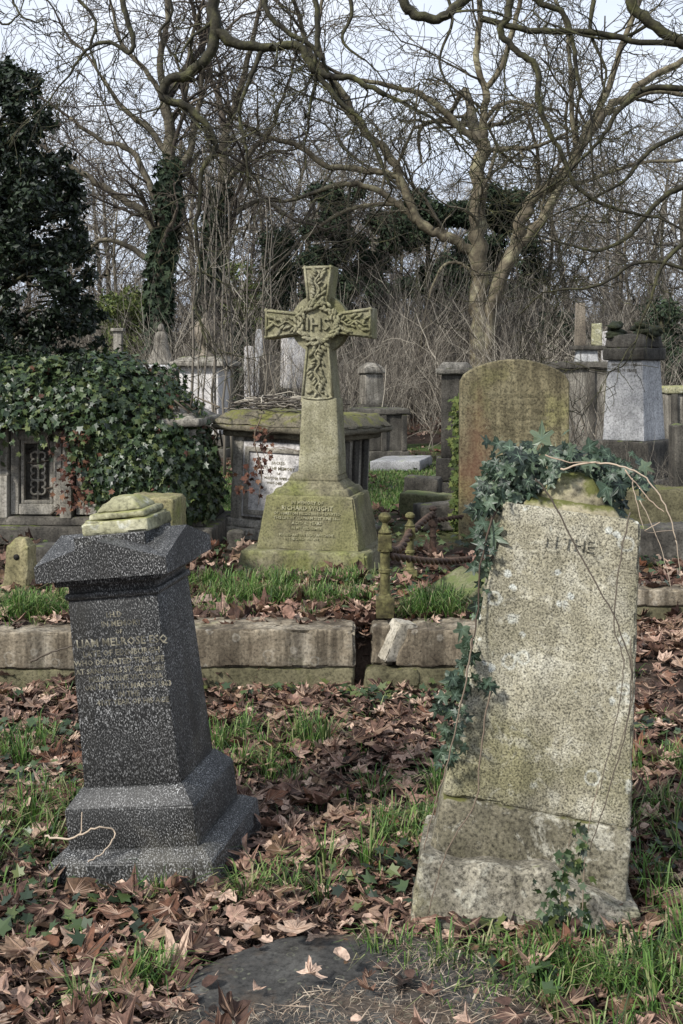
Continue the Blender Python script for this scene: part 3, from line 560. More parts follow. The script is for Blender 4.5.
# ------------------------------------------------------------ kerbs
def kerb(label, x0, x1, yf, ztop_, dep=.29, h1=.175, h2=.16, yaw=0, brk=False):
    e = empty('kerb_stone', label, 'kerb', Vector(((x0+x1)/2, yf+dep/2, ztop_-h1-h2)), yaw); L_ = x1-x0
    def fb(p): return Vector((p.x+(.06*sst(.02, .16, p.z) if p.x < -L_/2+.12 else 0)*(1 if p.y < .1 else .3), p.y, p.z))
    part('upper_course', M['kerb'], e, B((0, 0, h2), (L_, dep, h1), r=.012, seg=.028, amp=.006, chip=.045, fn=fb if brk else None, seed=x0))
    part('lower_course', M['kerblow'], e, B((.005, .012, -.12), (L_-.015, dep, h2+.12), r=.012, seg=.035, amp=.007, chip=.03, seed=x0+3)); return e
Yk = 5.37
kerb('long grave kerb behind the granite monument, with a rounded worn end', (-CX+185)/F*Yk-.25, (355-CX)/F*Yk, Yk, .285)
kerb('grave kerb at the frame edge, on the far side of the granite monument', -2.2, (95-CX)/F*Yk, Yk+.02, .27)
kerb('broken grave kerb with a pale fractured corner next to the iron post', (395-CX)/F*Yk, (500-CX)/F*Yk, Yk, .285, brk=True)
kerb('farther grave kerb emerging from behind the big lichen headstone', (600-CX)/F*6.35, 3.2, 6.35, .285, h1=.09, h2=.10)
rock('kerb_fragment', 'small upright broken chunk between the two kerb ends under the iron post', 'stone block', Vector(((381-CX)/F*5.5, 5.53, .10)), (.10, .2, .19), M['kerb'], yaw=5)
rock('kerb_fragment', 'white freshly fractured wedge of stone against the broken kerb end', 'stone block', Vector(((397-CX)/F*5.4, 5.45, .13)), (.19, .13, .18), M['fracture'], yaw=24, roll=12, taper=(.45, .7), seg=.03, amp=.008, r=.005, chip=.04)
rock('kerb_base_stone', 'low green plinth stone sticking out under the broken kerb', 'stone block', Vector(((392-CX)/F*5.4, 5.50, -.05)), (.26, .26, .155), M['kerblow'])
# ------------------------------------------------------------ iron railing
e = empty('iron_railing', 'broken iron grave railing of three lichen coated posts with twisted bars', 'railing', Vector(((400-CX)/F*5.6, 5.6, .27)))
def ipost(px, Y, yb, yt, mat, k=1.0):
    b = W(px, yb, Y)-e.location; h = (yb-yt)/F*Y; mb = MB()
    mb.block((b.x, b.y, b.z), (.088*k, .088*k, h*.19), r=.005, seg=.03, amp=.003)
    mb.block((b.x, b.y, b.z+h*.19), (.07*k, .07*k, h*.04), (.6, .6), r=.004, amp=0)
    mb.block((b.x, b.y, b.z+h*.64), (.066*k, .066*k, h*.15), r=.006, seg=.03, amp=.002)
    mb.lathe([(.026*k, h*.22), (.024*k, h*.42), (.032*k, h*.43), (.032*k, h*.455), (.024*k, h*.465), (.024*k, h*.62), (.036*k, h*.63), (.036*k, h*.66), (.02*k, h*.66)], 12, (b.x, b.y, b.z))
    mb.lathe([(.03*k, h*.79), (.036*k, h*.81), (.022*k, h*.84), (.014*k, h*.88), (.014*k, h*.9), (.03*k, h*.93), (.032*k, h*.96), (.02*k, h*.99), (.004, h*1.0)], 12, (b.x, b.y, b.z))
    return mb.build('post', mat, e, angle=40)
ipost(385, 5.6, 617, 512, M['ironmoss']); ipost(410, 6.6, 583, 512, M['ironmoss'], .9); ipost(433, 7.7, 560, 506, M['iron'], .9)
def twist(a, b, sag, r, nt):
    mb = MB(); n = 60; d = (b-a); u = d.normalized().orthogonal().normalized(); v = d.normalized().cross(u)
    for k in range(2):
        pts = [a+d*(i/n)-Vector((0, 0, sag*math.sin(math.pi*i/n)))+(u*math.cos(i/n*nt*6.283+k*math.pi)+v*math.sin(i/n*nt*6.283+k*math.pi))*r*.6 for i in range(n+1)]
        mb.tube(pts, [r*.75]*(n+1), 6)
    return mb.build('twisted_rail', M['iron'], e)
twist(W(389, 556, 5.6)-e.location, W(470, 559, 7.0)-e.location, .02, .016, 9); twist(W(388, 549, 5.6)-e.location, W(410, 531, 6.6)-e.location, .05, .018, 4)
twist(W(410, 535, 6.6)-e.location, W(433, 514, 7.7)-e.location, -.01, .018, 4); twist(W(433, 521, 7.7)-e.location, W(462, 517, 8.3)-e.location, .0, .014, 4)
# ------------------------------------------------------------ foreground ledger
mb = MB(); n = 56; prof = [(0.0, .05), (.3, .052), (.6, .05), (.8, .048), (.93, .044), (.985, .035), (1.0, .015), (1.0, -.06)]; V = []
for (r_, z) in prof[1:]:
    for j in range(n):
        a = 2*math.pi*j/n; rr_ = r_*(1+.035*nz(math.cos(a)*2, math.sin(a)*2, 3)); x, y = .45*rr_*math.copysign(abs(math.cos(a))**.8, math.cos(a)), .56*rr_*math.copysign(abs(math.sin(a))**.8, math.sin(a))
        mb.v.append(Vector((x, y, z+.004*nz(x*9, y*9))))
b = len(prof)-1
for i in range(b-1):
    for j in range(n): j2 = (j+1) % n; mb.f.append((i*n+j, (i+1)*n+j, (i+1)*n+j2, i*n+j2)); mb.m.append(0)
mb.v.append(Vector((0, 0, .052))); cc = len(mb.v)-1
for j in range(n): mb.f.append((cc, j, (j+1) % n)); mb.m.append(0)
lg = mb.build('ledger_stone', M['ledger'], None); lg.location = (.03, 2.44, hgt(0, 2.5)+.0)
tag(lg, 'dark round edged ledger stone flush with the ground, blotched with lichen and strewn with litter', 'gravestone')
# ------------------------------------------------------------ leaf templates
def leaf_tmpl(outline, curl, fold, wob, seed, vein=True, stalk=0):
    """outline: list of (angle, radius) lobes from base at origin pointing +Y; fan with one inner ring"""
    rs = random.Random(seed); V = [(0, 0, 0)]; k = len(outline); c = .30
    P2 = [(r*math.sin(a), c+r*math.cos(a)) for a, r in outline]
    sa = rs.uniform(0, 6.28); sb = rs.uniform(0, 3.14); lob = 0 if seed >= 80 else rs.uniform(-.4, .4)
    def z(x, y):
        d = math.hypot(x, y-c); ax_ = (x*math.cos(sb)+(y-c)*math.sin(sb)); return curl*.35*d*d+curl*.8*ax_*ax_+fold*abs(x)+wob*math.sin(5*x+sa)*math.cos(6*y+sa)*d+(lob*d*d*math.sin(math.atan2(x, y-c)*2.3+sa*3))
    V = [(0, c, z(0, c))]
    for x, y in P2: V.append((x*.5, c+(y-c)*.5, z(x*.5, c+(y-c)*.5)))
    for x, y in P2: V.append((x, y, z(x, y)+rs.uniform(-.04, .04)))
    T = []; 
    for i in range(k):
        j = (i+1) % k; T += [(0, 1+i, 1+j), (1+i, 1+k+i, 1+k+j), (1+i, 1+k+j, 1+j)]
    Mi = [0]*len(T)
    if vein:
        for i, (a, r) in enumerate(outline):
            if r > .42:
                b = len(V); x, y = P2[i]; nx_, ny_ = math.cos(a)*.014, -math.sin(a)*.014
                V += [(nx_, c+ny_, z(0, c)+.006), (-nx_, c-ny_, z(0, c)+.006), (x*.5, c+(y-c)*.5, z(x*.5, c+(y-c)*.5)+.008), (x*.9, c+(y-c)*.9, z(x*.9, c+(y-c)*.9)+.01)]
                T += [(b, b+1, b+2), (b, b+2, b+3), (b+1, b+3, b+2)][:3]; Mi += [1]*3
    if stalk:
        b = len(V); V += [(.012, 0.06, 0), (-.012, .06, 0), (rs.uniform(-.1, .1), -stalk, rs.uniform(.0, .12))]; T.append((b, b+1, b+2)); Mi.append(1)
    return np.array(V, float), np.array(T), np.array(Mi)
PL = [(0, .72), (.16, .45), (.26, .50), (.42, .33), (.62, .48), (.85, .66), (1.0, .44), (1.12, .44), (1.3, .31), (1.65, .40), (1.95, .50), (2.15, .32), (2.6, .26), (3.14, .14)]
PLo = PL+[(-a, r) for a, r in reversed(PL[1:-1])]
def jag(o_, sd):
    rs = random.Random(sd); q_ = rs.uniform(.7, 1.25); out_ = []
    for a, r_ in o_:
        k = r_**q_*(.6**(1-q_)); out_.append((a+rs.uniform(-.06, .06), max(.12, k*rs.uniform(.8, 1.15))))
    if sd % 3 == 0:      # torn leaf
        c0 = rs.uniform(-2.5, 2.5); out_ = [(a, r_*(.35 if abs(a-c0) < .6 else 1)) for a, r_ in out_]
    return out_
IV = [(0, .72), (.3, .36), (.5, .27), (.85, .50), (1.1, .52), (1.35, .30), (1.8, .32), (2.15, .44), (2.6, .30), (3.14, .16)]
IVo = IV+[(-a, r) for a, r in reversed(IV[1:-1])]
IS = [(0, .7), (.45, .3), (.95, .5), (1.5, .28), (2.1, .42), (3.14, .2), (-2.1, .42), (-1.5, .28), (-.95, .5), (-.45, .3)]
planeT = [leaf_tmpl(jag(PLo, i), rng.uniform(-.75, .95), rng.uniform(-.25, .55), rng.uniform(.1, .4), i, True, .35) for i in range(26)]
for i in range(12):
    V_, T_, M_ = leaf_tmpl([(a, (.5 if a in (0,) else .42*abs(math.cos(a*.5))+.13)*(1-.35*abs(math.sin(a)))) for a in (0, .5, 1., 1.6, 2.2, 2.8, 3.4, 4., 4.6, 5.2, 5.8)], rng.uniform(-1.2, 1.5), rng.uniform(-.3, .6), .2, i+200, False, .2); planeT.append((V_*.62, T_, M_))
planeS = [leaf_tmpl(jag(PLo, i+60)[::2], rng.uniform(-.9, 1.1), rng.uniform(-.3, .6), .3, i+40, False, .3) for i in range(8)]
ivyT = [leaf_tmpl(IVo, rng.uniform(-.35, -.05), rng.uniform(-.1, .2), .06, i+80, True, .25) for i in range(6)]
def simple(V, T): return (np.array(V, float), np.array(T), np.zeros(len(T), int))
ivyS = []
for f in (-.12, .1, .2): 
    p = [(r*math.sin(a), .3+r*math.cos(a), f*abs(r*math.sin(a))) for a, r in IS]; ivyS.append(simple([(0, .3, 0)]+p, [(0, 1+i, 1+(i+1) % 10) for i in range(10)]))
evT = [simple([(0, 0, 0), (.28, .45, f), (0, 1, 0), (-.28, .45, f)], [(0, 1, 2), (0, 2, 3)]) for f in (.1, -.1, .2)]
# ------------------------------------------------------------ fallen leaves
FP = [(-.553, 3.55, .28, .27), (.5, 3.23, .30, .18), (X0, 7.25, .42, .38)]
def blocked(x, y):
    return any(abs(x-a) < w_ and abs(y-b) < d_ for a, b, w_, d_ in FP)
def visx(x, y, m=.35): return abs(x) < .297*y+m
def onledger(x, y): return ((x-.03)/.45)**2+((y-2.44)/.56)**2 < 1
grassy = []   # (px, py, radius m, n tufts, blade length)
def gp(px, py, z=None):
    Y = (H-(z or 0))*F/(py-HY)
    for _ in range(3):
        x = (px-CX)/F*Y; Y = (H-hgt(x, Y))*F/(py-HY)
    return (px-CX)/F*Y, Y
P, N, S = [], [], []; Pd, Nd, Sd = [], [], []
def addleaf(x, y, s_, tilt, lift, dark=False):
    z = hgt(x, y)+lift+(.055 if onledger(x, y) else 0); a = rng.uniform(0, 6.28); t_ = abs(rng.gauss(0, tilt))
    n_ = (math.sin(t_)*math.cos(a), math.sin(t_)*math.sin(a), math.cos(t_)); (Pd if dark else P).append((x, y, z)); (Nd if dark else N).append(n_); (Sd if dark else S).append(s_)
tries = 0
while len(P)+len(Pd) < 17500 and tries < 120000:
    tries += 1; y = 2.3+(rng.random()**1.15)*4.3; x = rng.uniform(-1, 1)*(.297*y+.85)
    if blocked(x, y): continue
    if onledger(x, y) and not (rng.random() < .04): continue
    dens = .85+.9*nz(x*1.1+3, y*1.1)+(.35 if -.4 < x < .25 and y > 3.1 else 0)
    if y > 5.4 and x < .6: dens *= .65
    if x > .15 and y < 3.0: dens *= .55
    if rng.random() > dens: continue
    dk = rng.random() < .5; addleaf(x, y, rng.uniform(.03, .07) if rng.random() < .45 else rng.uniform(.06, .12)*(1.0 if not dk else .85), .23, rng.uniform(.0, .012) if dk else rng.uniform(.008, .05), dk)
nearn = len(P)
big = [(160, 905, .19), (185, 925, .17), (205, 905, .14), (60, 910, .15), (110, 925, .14), (268, 905, .12), (30, 960, .15), (290, 975, .13), (500, 905, .10), (560, 1000, .13), (498, 985, .12), (90, 870, .12), (350, 1005, .12), (470, 600, .1), (668, 695, .14), (655, 705, .12), (670, 735, .12), (660, 770, .14), (670, 820, .14), (330, 810, .14), (300, 770, .13), (345, 780, .13), (350, 730, .12), (310, 860, .13), (185, 975, .13), (130, 960, .15), (15, 930, .15), (240, 860, .12), (395, 800, .13), (410, 770, .12), (320, 830, .14), (285, 840, .13), (225, 905, .12), (45, 985, .15)]
for (px, py, s_) in big:
    x, y = gp(px, py); addleaf(x, y, s_*.85, .2, .045)
V, T, MI = scatter(planeT, P, N, S); tag(npobj('fallen_leaves', V, T, [M['leaf'], M['leafvein']], mi=MI), 'brown curled fallen plane leaves carpeting the ground between the graves', 'fallen leaves', kind='stuff')
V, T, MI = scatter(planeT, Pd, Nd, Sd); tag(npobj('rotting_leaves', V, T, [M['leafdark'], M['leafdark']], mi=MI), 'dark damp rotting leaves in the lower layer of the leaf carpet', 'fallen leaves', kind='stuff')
P, N, S = [], [], []
for i in range(11500):
    y = 5.6+rng.random()**1.4*22; x = rng.uniform(-1, 1)*(.3*y+1.2)
    if blocked(x, y): continue
    dens = .55+1.1*nz(x*.5+9, y*.5)+(.35 if y < 8 or y > 18.5 else -.25)
    if rng.random() < dens: addleaf(x, y, rng.uniform(.07, .12), .5, .02)
V, T, MI = scatter(planeS, P, N, S); tag(npobj('scattered_leaves', V, T, [M['leaf'], M['leafvein']], mi=MI), 'fallen brown leaves scattered among the farther tombs', 'fallen leaves', kind='stuff')
# ------------------------------------------------------------ litter (needles, stalks)
litT = [simple([(-.5, -.03, 0), (.5, 0, .04), (-.5, .03, 0)], [(0, 1, 2)]), simple([(-.5, -.02, 0), (0, .02, .1), (.5, 0, 0), (0, .05, .1)], [(0, 1, 3), (1, 2, 3)])]
P, N, S = [], [], []
for i in range(52000):
    y = 2.25+rng.random()**1.6*3.2; x = rng.uniform(-1, 1)*(.297*y+.2)
    on = onledger(x, y)
    if on:
        if nz(x*3+1, y*3)+(x-.0)*1.1-(y-2.62)*.9 < -.2+rng.uniform(-.15, .15): continue
    elif blocked(x, y) or rng.random() < .45: continue
    z = hgt(x, y)+(.056 if on else .012)+rng.random()*.006; P.append((x, y, z)); N.append((rng.gauss(0, .2), rng.gauss(0, .2), 1)); S.append(rng.uniform(.012, .04)*(1 if rng.random() < .93 else 2.5))
V, T, MI = scatter(litT, P, N, S); tag(npobj('plant_litter', V, T, M['litter']), 'pale straw like bits, needles and leaf stalks strewn over soil and ledger stone', 'litter', kind='stuff')
# ------------------------------------------------------------ grass
GV, GT = [], []
def blade(x, y, z, L_, lean, a, w_):
    b = len(GV); dx, dy = math.cos(a), math.sin(a); sx, sy_ = -dy*w_, dx*w_
    pr = [(0, 0), (.35*lean*.35, .42), (.35*lean, .78), (.75*lean, .98-.25*lean)]
    for i, (u, v) in enumerate(pr):
        k = (1, .85, .55, 0)[i]; px_, py_, pz = x+dx*u*L_, y+dy*u*L_, z+v*L_
        if k: GV.append((px_+sx*k, py_+sy_*k, pz)); GV.append((px_-sx*k, py_-sy_*k, pz))
        else: GV.append((px_, py_, pz))
    GT.extend([(b, b+1, b+2), (b+1, b+3, b+2), (b+2, b+3, b+4), (b+3, b+5, b+4), (b+4, b+5, b+6)])
def tuft(x, y, n_, L_, spread):
    if y < 3.4: L_ *= .85
    z = hgt(x, y)-.005
    for _ in range(n_):
        a = rng.uniform(0, 6.28); r_ = abs(rng.gauss(0, spread)); 
        blade(x+r_*math.cos(a), y+r_*math.sin(a), z, L_*rng.uniform(.5, 1.15), rng.uniform(.2, 1.7), a+rng.gauss(0, .8), rng.uniform(.0016, .003)*(1+y*.06))
for (px, py, rx, n_, L_) in [(10, 755, .10, 5, .14), (45, 830, .14, 8, .14), (20, 850, .12, 6, .14), (78, 825, .05, 3, .12), (260, 893, .07, 5, .13), (180, 893, .07, 5, .12), (385, 858, .12, 10, .12), (415, 845, .05, 5, .13), (400, 900, .05, 3, .1),
                             (410, 955, .08, 8, .12), (450, 955, .08, 7, .12), (500, 985, .08, 6, .10), (545, 990, .09, 8, .12), (590, 985, .09, 8, .12), (630, 975, .08, 7, .13), (665, 985, .10, 9, .16), (660, 930, .08, 10, .16), (600, 1000, .08, 4, .13), (470, 955, .06, 5, .09), (655, 825, .08, 5, .12), (675, 770, .08, 5, .12), (655, 875, .06, 3, .12), (640, 1015, .10, 5, .14),
                             (312, 748, .05, 4, .17), (245, 745, .08, 6, .12), (240, 775, .06, 4, .11), (290, 765, .08, 3, .1), (225, 800, .05, 2, .1), (400, 830, .06, 4, .10), (145, 985, .04, 3, .12), (130, 1000, .04, 3, .12), (410, 800, .06, 4, .12)]:
    x, y = gp(px, py)
    for _ in range(n_):
        xx, yy = x+rng.gauss(0, rx), y+rng.gauss(0, rx)
        if .1 < xx < .85 and 2.90 < yy < 3.5: continue
        if not blocked(xx, yy) or y < 3.1: tuft(xx, yy, 30, L_*1.12, .032)
for (px, py, rx, ry, n_, L_) in [(230, 600, .22, .14, 22, .15), (275, 603, .18, .12, 14, .15), (330, 608, .10, .08, 8, .13), (300, 585, .25, .15, 10, .12), (215, 590, .15, .15, 10, .14), (45, 612, .12, .12, 12, .15), (30, 618, .10, .06, 6, .15), (445, 618, .10, .08, 16, .17), (430, 628, .07, .04, 7, .13), (65, 620, .06, .06, 5, .11), (245, 620, .2, .03, 5, .1),
                                 (15, 620, .1, .05, 4, .12)]:
    x, y = gp(px, py, .26)
    for _ in range(n_): xx, yy = x+rng.gauss(0, rx), max(5.68, y+rng.gauss(0, ry)); tuft(xx, yy, 42, L_, .035)
for i in range(2000):                              # far lawn patches
    px, py, rx, ry = rng.choice([(212, 495, .25, 1.0), (222, 510, .3, .5), (400, 470, .45, 1.2), (395, 500, .4, .6), (405, 480, .35, .8), (205, 485, .3, 1.2)]); x, y = gp(px, py, .3); tuft(x+rng.gauss(0, rx), max(8.2, y+rng.gauss(0, ry)), 10, .055, .06)
for i in range(520):                               # lone blades through the leaf carpet
    y = 2.4+rng.random()**1.3*4.5; x = rng.uniform(-1, 1)*(.297*y+.2)
    if .1 < x < .85 and 2.88 < y < 3.5: continue
    if blocked(x, y) or onledger(x, y) or nz(x*1.4, y*1.4, 7) < -.02: continue
    tuft(x, y, 7, .08, .02)
tag(npobj('grass', np.array(GV), np.array(GT), M['grass']), 'green grass growing in tufts through the leaves and around the graves', 'grass', kind='stuff')
# ------------------------------------------------------------ ground ivy
P, N, S = [], [], []
def givy(px, py, rx, ry, n_, s_=.05, z=.0):
    x, y = gp(px, py, z)
    for _ in range(n_):
        xx, yy = x+rng.gauss(0, rx), y+rng.gauss(0, ry)
        if blocked(xx, yy): continue
        P.append((xx, yy, hgt(xx, yy)+.02+rng.random()*.05)); N.append((rng.gauss(0, .4), rng.gauss(0, .4)-.2, 1)); S.append(s_*rng.uniform(.5, 1.2))
for a in [(20, 900, .2, .12, 90), (90, 940, .2, .12, 50), (60, 860, .12, .06, 60), (310, 700, .5, .06, 120), (385, 705, .1, .06, 90), (30, 685, .3, .04, 90), (660, 870, .15, .2, 60), (500, 1000, .07, .05, 25), (460, 700, .06, .1, 60), (650, 740, .1, .1, 40), (490, 930, .2, .03, 50), (420, 880, .08, .1, 40), (15, 790, .1, .1, 60), (360, 900, .06, .05, 20)]: givy(*a)
for a in [(440, 585, .25, .3, 220, .05, .26), (400, 600, .1, .15, 60, .05, .26), (640, 560, .25, .5, 300, .06, .2), (660, 500, .5, .6, 300, .07, .25), (90, 590, .4, .4, 100, .05, .26), (60, 560, .5, .4, 200, .05, .26), (440, 540, .4, .4, 150, .06, .26), (200, 560, .2, .4, 60, .05, .26), (565, 480, .6, 1., 300, .07, .3)]: givy(*a)
V, T, MI = scatter(ivyS, P, N, S); tag(npobj('ground_ivy', V, T, M['ivy']), 'dark small leaved ivy creeping over soil and kerb foot', 'ground cover', kind='stuff')
exec_bg = True
# ------------------------------------------------------------ ivy mound on the ornate tomb
def ivy_surface(pts_n, tm, mats, smin, smax, parent, name='foliage', spread=.5, droop=True):
    P = np.array([p for p, n in pts_n]); N = np.array([n for p, n in pts_n]); k = len(P)
    N = N/np.linalg.norm(N, axis=1, keepdims=True)+nr.normal(0, spread, (k, 3)); S = nr.uniform(smin, smax, k)
    sp = np.pi+nr.normal(0, .7, k) if droop else None
    V, T, MI = scatter(tm, P, N, S, sp); return npobj(name, V, T, mats, parent, MI)
e = empty('ivy_mound', 'great dome of dark green ivy with dead red leaves spilling over the ornate tomb', 'ivy', Vector(((105-CX)/F*8.3, 8.4, .2)))
def mound_pts(n_, lo=.0):
    out_ = []
    while len(out_) < n_:
        # ellipsoid shells, in local coords
        cx_, cy_, cz_, rx, ry, rz = rng.choice([(-.1, .05, .80, .85, .62, .62), (.28, -.0, .58, .46, .60, .58), (-.75, .15, .95, .55, .6, .45), (.42, -.05, .45, .40, .50, .55), (-.2, .1, 1.0, .5, .5, .42)])
        th = math.acos(rng.uniform(-.35, 1)); a = rng.uniform(0, 6.28); d = Vector((math.sin(th)*math.cos(a), math.sin(th)*math.sin(a), math.cos(th)))
        if d.y > .5: continue
        k = 1+.13*noise.noise(d*3+Vector((cx_, 0, 0)))+.07*noise.noise(d*9)+rng.uniform(-.10, .02)
        p = Vector((cx_+d.x*rx*k, cy_+d.y*ry*k, cz_+d.z*rz*k))
        if p.x > -.7 and p.x < -.17 and p.z < .93 and p.y < .1 and rng.random() < .97: continue     # panel left open
        if p.x < -.15 and p.z < .62: continue
        if p.z < .02: continue
        out_.append((p, d))
    return out_
o_ = ivy_surface(mound_pts(21000), ivyS, M['ivy'], .038, .07, e)
hang = []
for i in range(46):
    x = rng.uniform(-.95, .85); y = -.52-rng.random()*.06; z = rng.uniform(.75, .95); L_ = rng.uniform(.1, .42) if x < -.05 else rng.uniform(.3, .8); 
    if x > .55: y += .25
    if -.75 < x < -.16: L_ *= .3; z += .12
    for k in range(int(L_*60)): hang.append((Vector((x+rng.gauss(0, .025), y+rng.gauss(0, .02), z-L_*rng.random())), Vector((rng.gauss(0, .4), -1, .25))))
ivy_surface(hang, ivyS, M['ivy'], .04, .07, e, 'hanging_strands')
dead = [(p, d) for p, d in mound_pts(420) if True and p.y < 0]+[(Vector((rng.gauss(-.12, .06), -.52+rng.gauss(0, .03), rng.uniform(.35, .9))), Vector((0, -1, .2))) for _ in range(150)]
ivy_surface(dead, ivyS, M['ivydead'], .035, .06, e, 'dead_leaves')
# inner dark body to stop light leaking (dense stems)
mb = MB()
for i in range(260):
    x, y = rng.uniform(-1.1, .7), rng.uniform(-.3, .4); z = rng.uniform(.4, 1.1) if x > -.1 else rng.uniform(.95, 1.15); pts = [Vector((x, y, z))]
    for k in range(5): pts.append(pts[-1]+Vector((rng.gauss(0, .08), rng.gauss(0, .06), rng.gauss(-.02, .07))))
    mb.tube(pts, [.008]*6, 4, cap=False)
mb.build('stems', M['twig'], e)
# ------------------------------------------------------------ ivy on the big headstone
Mh = hs.matrix_basis.copy(); bpy.context.view_layer.update(); Mh = hs.matrix_world.copy()
e = empty('ivy_plant', 'blue green large leaved ivy draped over the top and edge of the lichen headstone', 'ivy', Mh @ Vector((0, 0, 1.1)))
E0 = e.location.copy(); pn = []
def addp(px, py, Y, n_, sx, sz, ny=-.9, nzz=.5, sy_=.05):
    n_ = int(n_*(1.5 if py < 515 else 1.0))
    for _ in range(n_): pn.append((W(px+rng.gauss(0, sx), py+rng.gauss(0, sz), Y+rng.gauss(0, sy_))-E0, Vector((rng.gauss(0, .35), ny, nzz))))
for (px, py, n_, sx, sz) in [(500, 478, 26, 10, 10), (515, 465, 30, 12, 9), (535, 456, 30, 12, 7), (560, 456, 30, 12, 7), (585, 460, 30, 12, 8), (605, 468, 30, 10, 9), (620, 480, 22, 10, 10), (495, 495, 22, 9, 9), (515, 490, 22, 8, 10), (530, 480, 22, 9, 8), (610, 490, 16, 10, 8), (525, 508, 10, 7, 8), (545, 470, 22, 12, 6), (632, 470, 10, 10, 8), (482, 505, 10, 7, 8)]: addp(px, py, 3.36, n_, sx, sz)
for (px, py, n_, sx, sz) in [(484, 530, 9, 6, 9), (482, 550, 9, 5, 9), (486, 570, 7, 5, 8), (484, 590, 6, 4, 8), (478, 612, 5, 5, 7), (470, 635, 5, 5, 8)]: addp(px, py, 3.26, n_, sx, sz, nzz=.2, sy_=.02)
for (px, py, n_, sx, sz) in [(466, 660, 7, 6, 8), (462, 680, 12, 8, 7), (452, 698, 10, 9, 6), (470, 685, 6, 12, 5), (455, 715, 10, 6, 8), (450, 735, 9, 6, 8), (452, 755, 7, 5, 7)]: addp(px, py, 3.16, n_, sx, sz, nzz=.25, sy_=.02)
def ivyhead(): 
    P = np.array([p for p, n in pn]); N = np.array([n for p, n in pn])+nr.normal(0, .30, (len(pn), 3)); S = nr.uniform(.022, .06, len(pn))*(1+.5*(nr.random(len(pn)) < .15)); sp = np.pi+nr.normal(0, 1.0, len(pn))
    V, T, MI = scatter(ivyT, P, N, S, sp); return npobj('foliage', V, T, [M['ivybig'], M['ivyvein']], e, MI)
ivyhead()
def stems(name, parent, mat, lines, E0, n=5):
    mb = MB()
    for (pp, r_) in lines:
        pts = [W(*p)-E0 for p in pp]; q_ = []; m_ = len(pts); r_ = r_*.72
        for i in range(m_-1):
            p0, p1, p2, p3 = pts[max(0, i-1)], pts[i], pts[i+1], pts[min(m_-1, i+2)]
            for k in range(6):
                t_ = k/6; q_.append(.5*((2*p1)+(p2-p0)*t_+(2*p0-5*p1+4*p2-p3)*t_*t_+(3*p1-p0-3*p2+p3)*t_**3)+Vector((rng.gauss(0, 1), 0, rng.gauss(0, 1)))*min(.003, r_*.5))
        q_.append(pts[-1])
        mb.tube(q_, [r_*(1-.5*i/len(q_)) for i in range(len(q_))], n)
    return mb.build(name, mat, parent)
stems('stem', e, M['vine'], [([(472, 640, 3.2), (466, 680, 3.1), (448, 760, 3.06), (436, 800, 3.04), (424, 850, 3.0)], .004), ([(500, 500, 3.3), (484, 545, 3.22), (478, 610, 3.2), (472, 650, 3.16)], .005),
    ([(490, 690, 3.07), (482, 740, 3.04), (476, 800, 3.0), (455, 835, 2.98), (440, 870, 2.96), (428, 915, 2.95)], .0035), ([(490, 560, 3.25), (520, 525, 3.3), (540, 500, 3.3)], .0045)], E0)
stems('bare_runner', e, M['vinepale'], [([(560, 470, 3.2), (590, 463, 3.15), (620, 466, 3.1), (645, 478, 3.08), (665, 505, 3.06), (676, 540, 3.05)], .0042), ([(625, 470, 3.15), (650, 500, 3.12), (664, 512, 3.1)], .003), ([(632, 478, 3.15), (636, 500, 3.14), (644, 530, 3.13)], .0026),
    ([(545, 455, 3.15), (570, 462, 3.12), (600, 462, 3.1)], .003), ([(676, 540, 3.05), (681, 580, 3.06)], .002), ([(660, 522, 3.07), (645, 532, 3.08), (675, 530, 3.1)], .0018), ([(640, 500, 3.1), (660, 545, 3.1), (672, 590, 3.1)], .002)], E0)
stems('thin_vine', e, M['twig'], [([(534, 478, 3.05), (552, 500, 3.05), (575, 545, 3.03), (600, 590, 3.0), (618, 625, 2.98), (630, 665, 2.96), (628, 720, 2.94), (612, 780, 2.91), (590, 850, 2.88)], .0036),
    ([(630, 512, 3.06), (620, 560, 3.03), (614, 620, 3.0), (623, 660, 2.98), (620, 700, 2.95), (600, 790, 2.9)], .0032), ([(630, 640, 2.97), (632, 700, 2.95), (615, 760, 2.92)], .0028)], E0)
e2 = empty('young_ivy', 'small sprig of dark ivy climbing the foot of the lichen headstone', 'ivy', W(565, 925, 2.93)); E2 = e2.location.copy(); q2_ = []
for (px, py, n_, sx, sz) in [(562, 905, 26, 12, 12), (560, 880, 26, 9, 12), (566, 860, 16, 8, 9), (584, 900, 16, 5, 16), (582, 850, 12, 5, 12), (548, 915, 16, 8, 8), (578, 830, 8, 6, 8), (590, 925, 10, 8, 6)]:
    for _ in range(n_): q2_.append((W(px+rng.gauss(0, sx*.8), py+rng.gauss(0, sz), 2.92+rng.gauss(0, .015))-E2, Vector((0, -.9, .3))))
ivy_surface(q2_, ivyS, M['ivy'], .015, .034, e2, 'foliage', .45)
stems('stem', e2, M['vine'], [([(560, 925, 2.92), (562, 880, 2.93), (572, 830, 2.96)], .0025), ([(582, 925, 2.92), (584, 870, 2.93), (590, 820, 2.96), (600, 780, 2.97)], .0025)], E2)
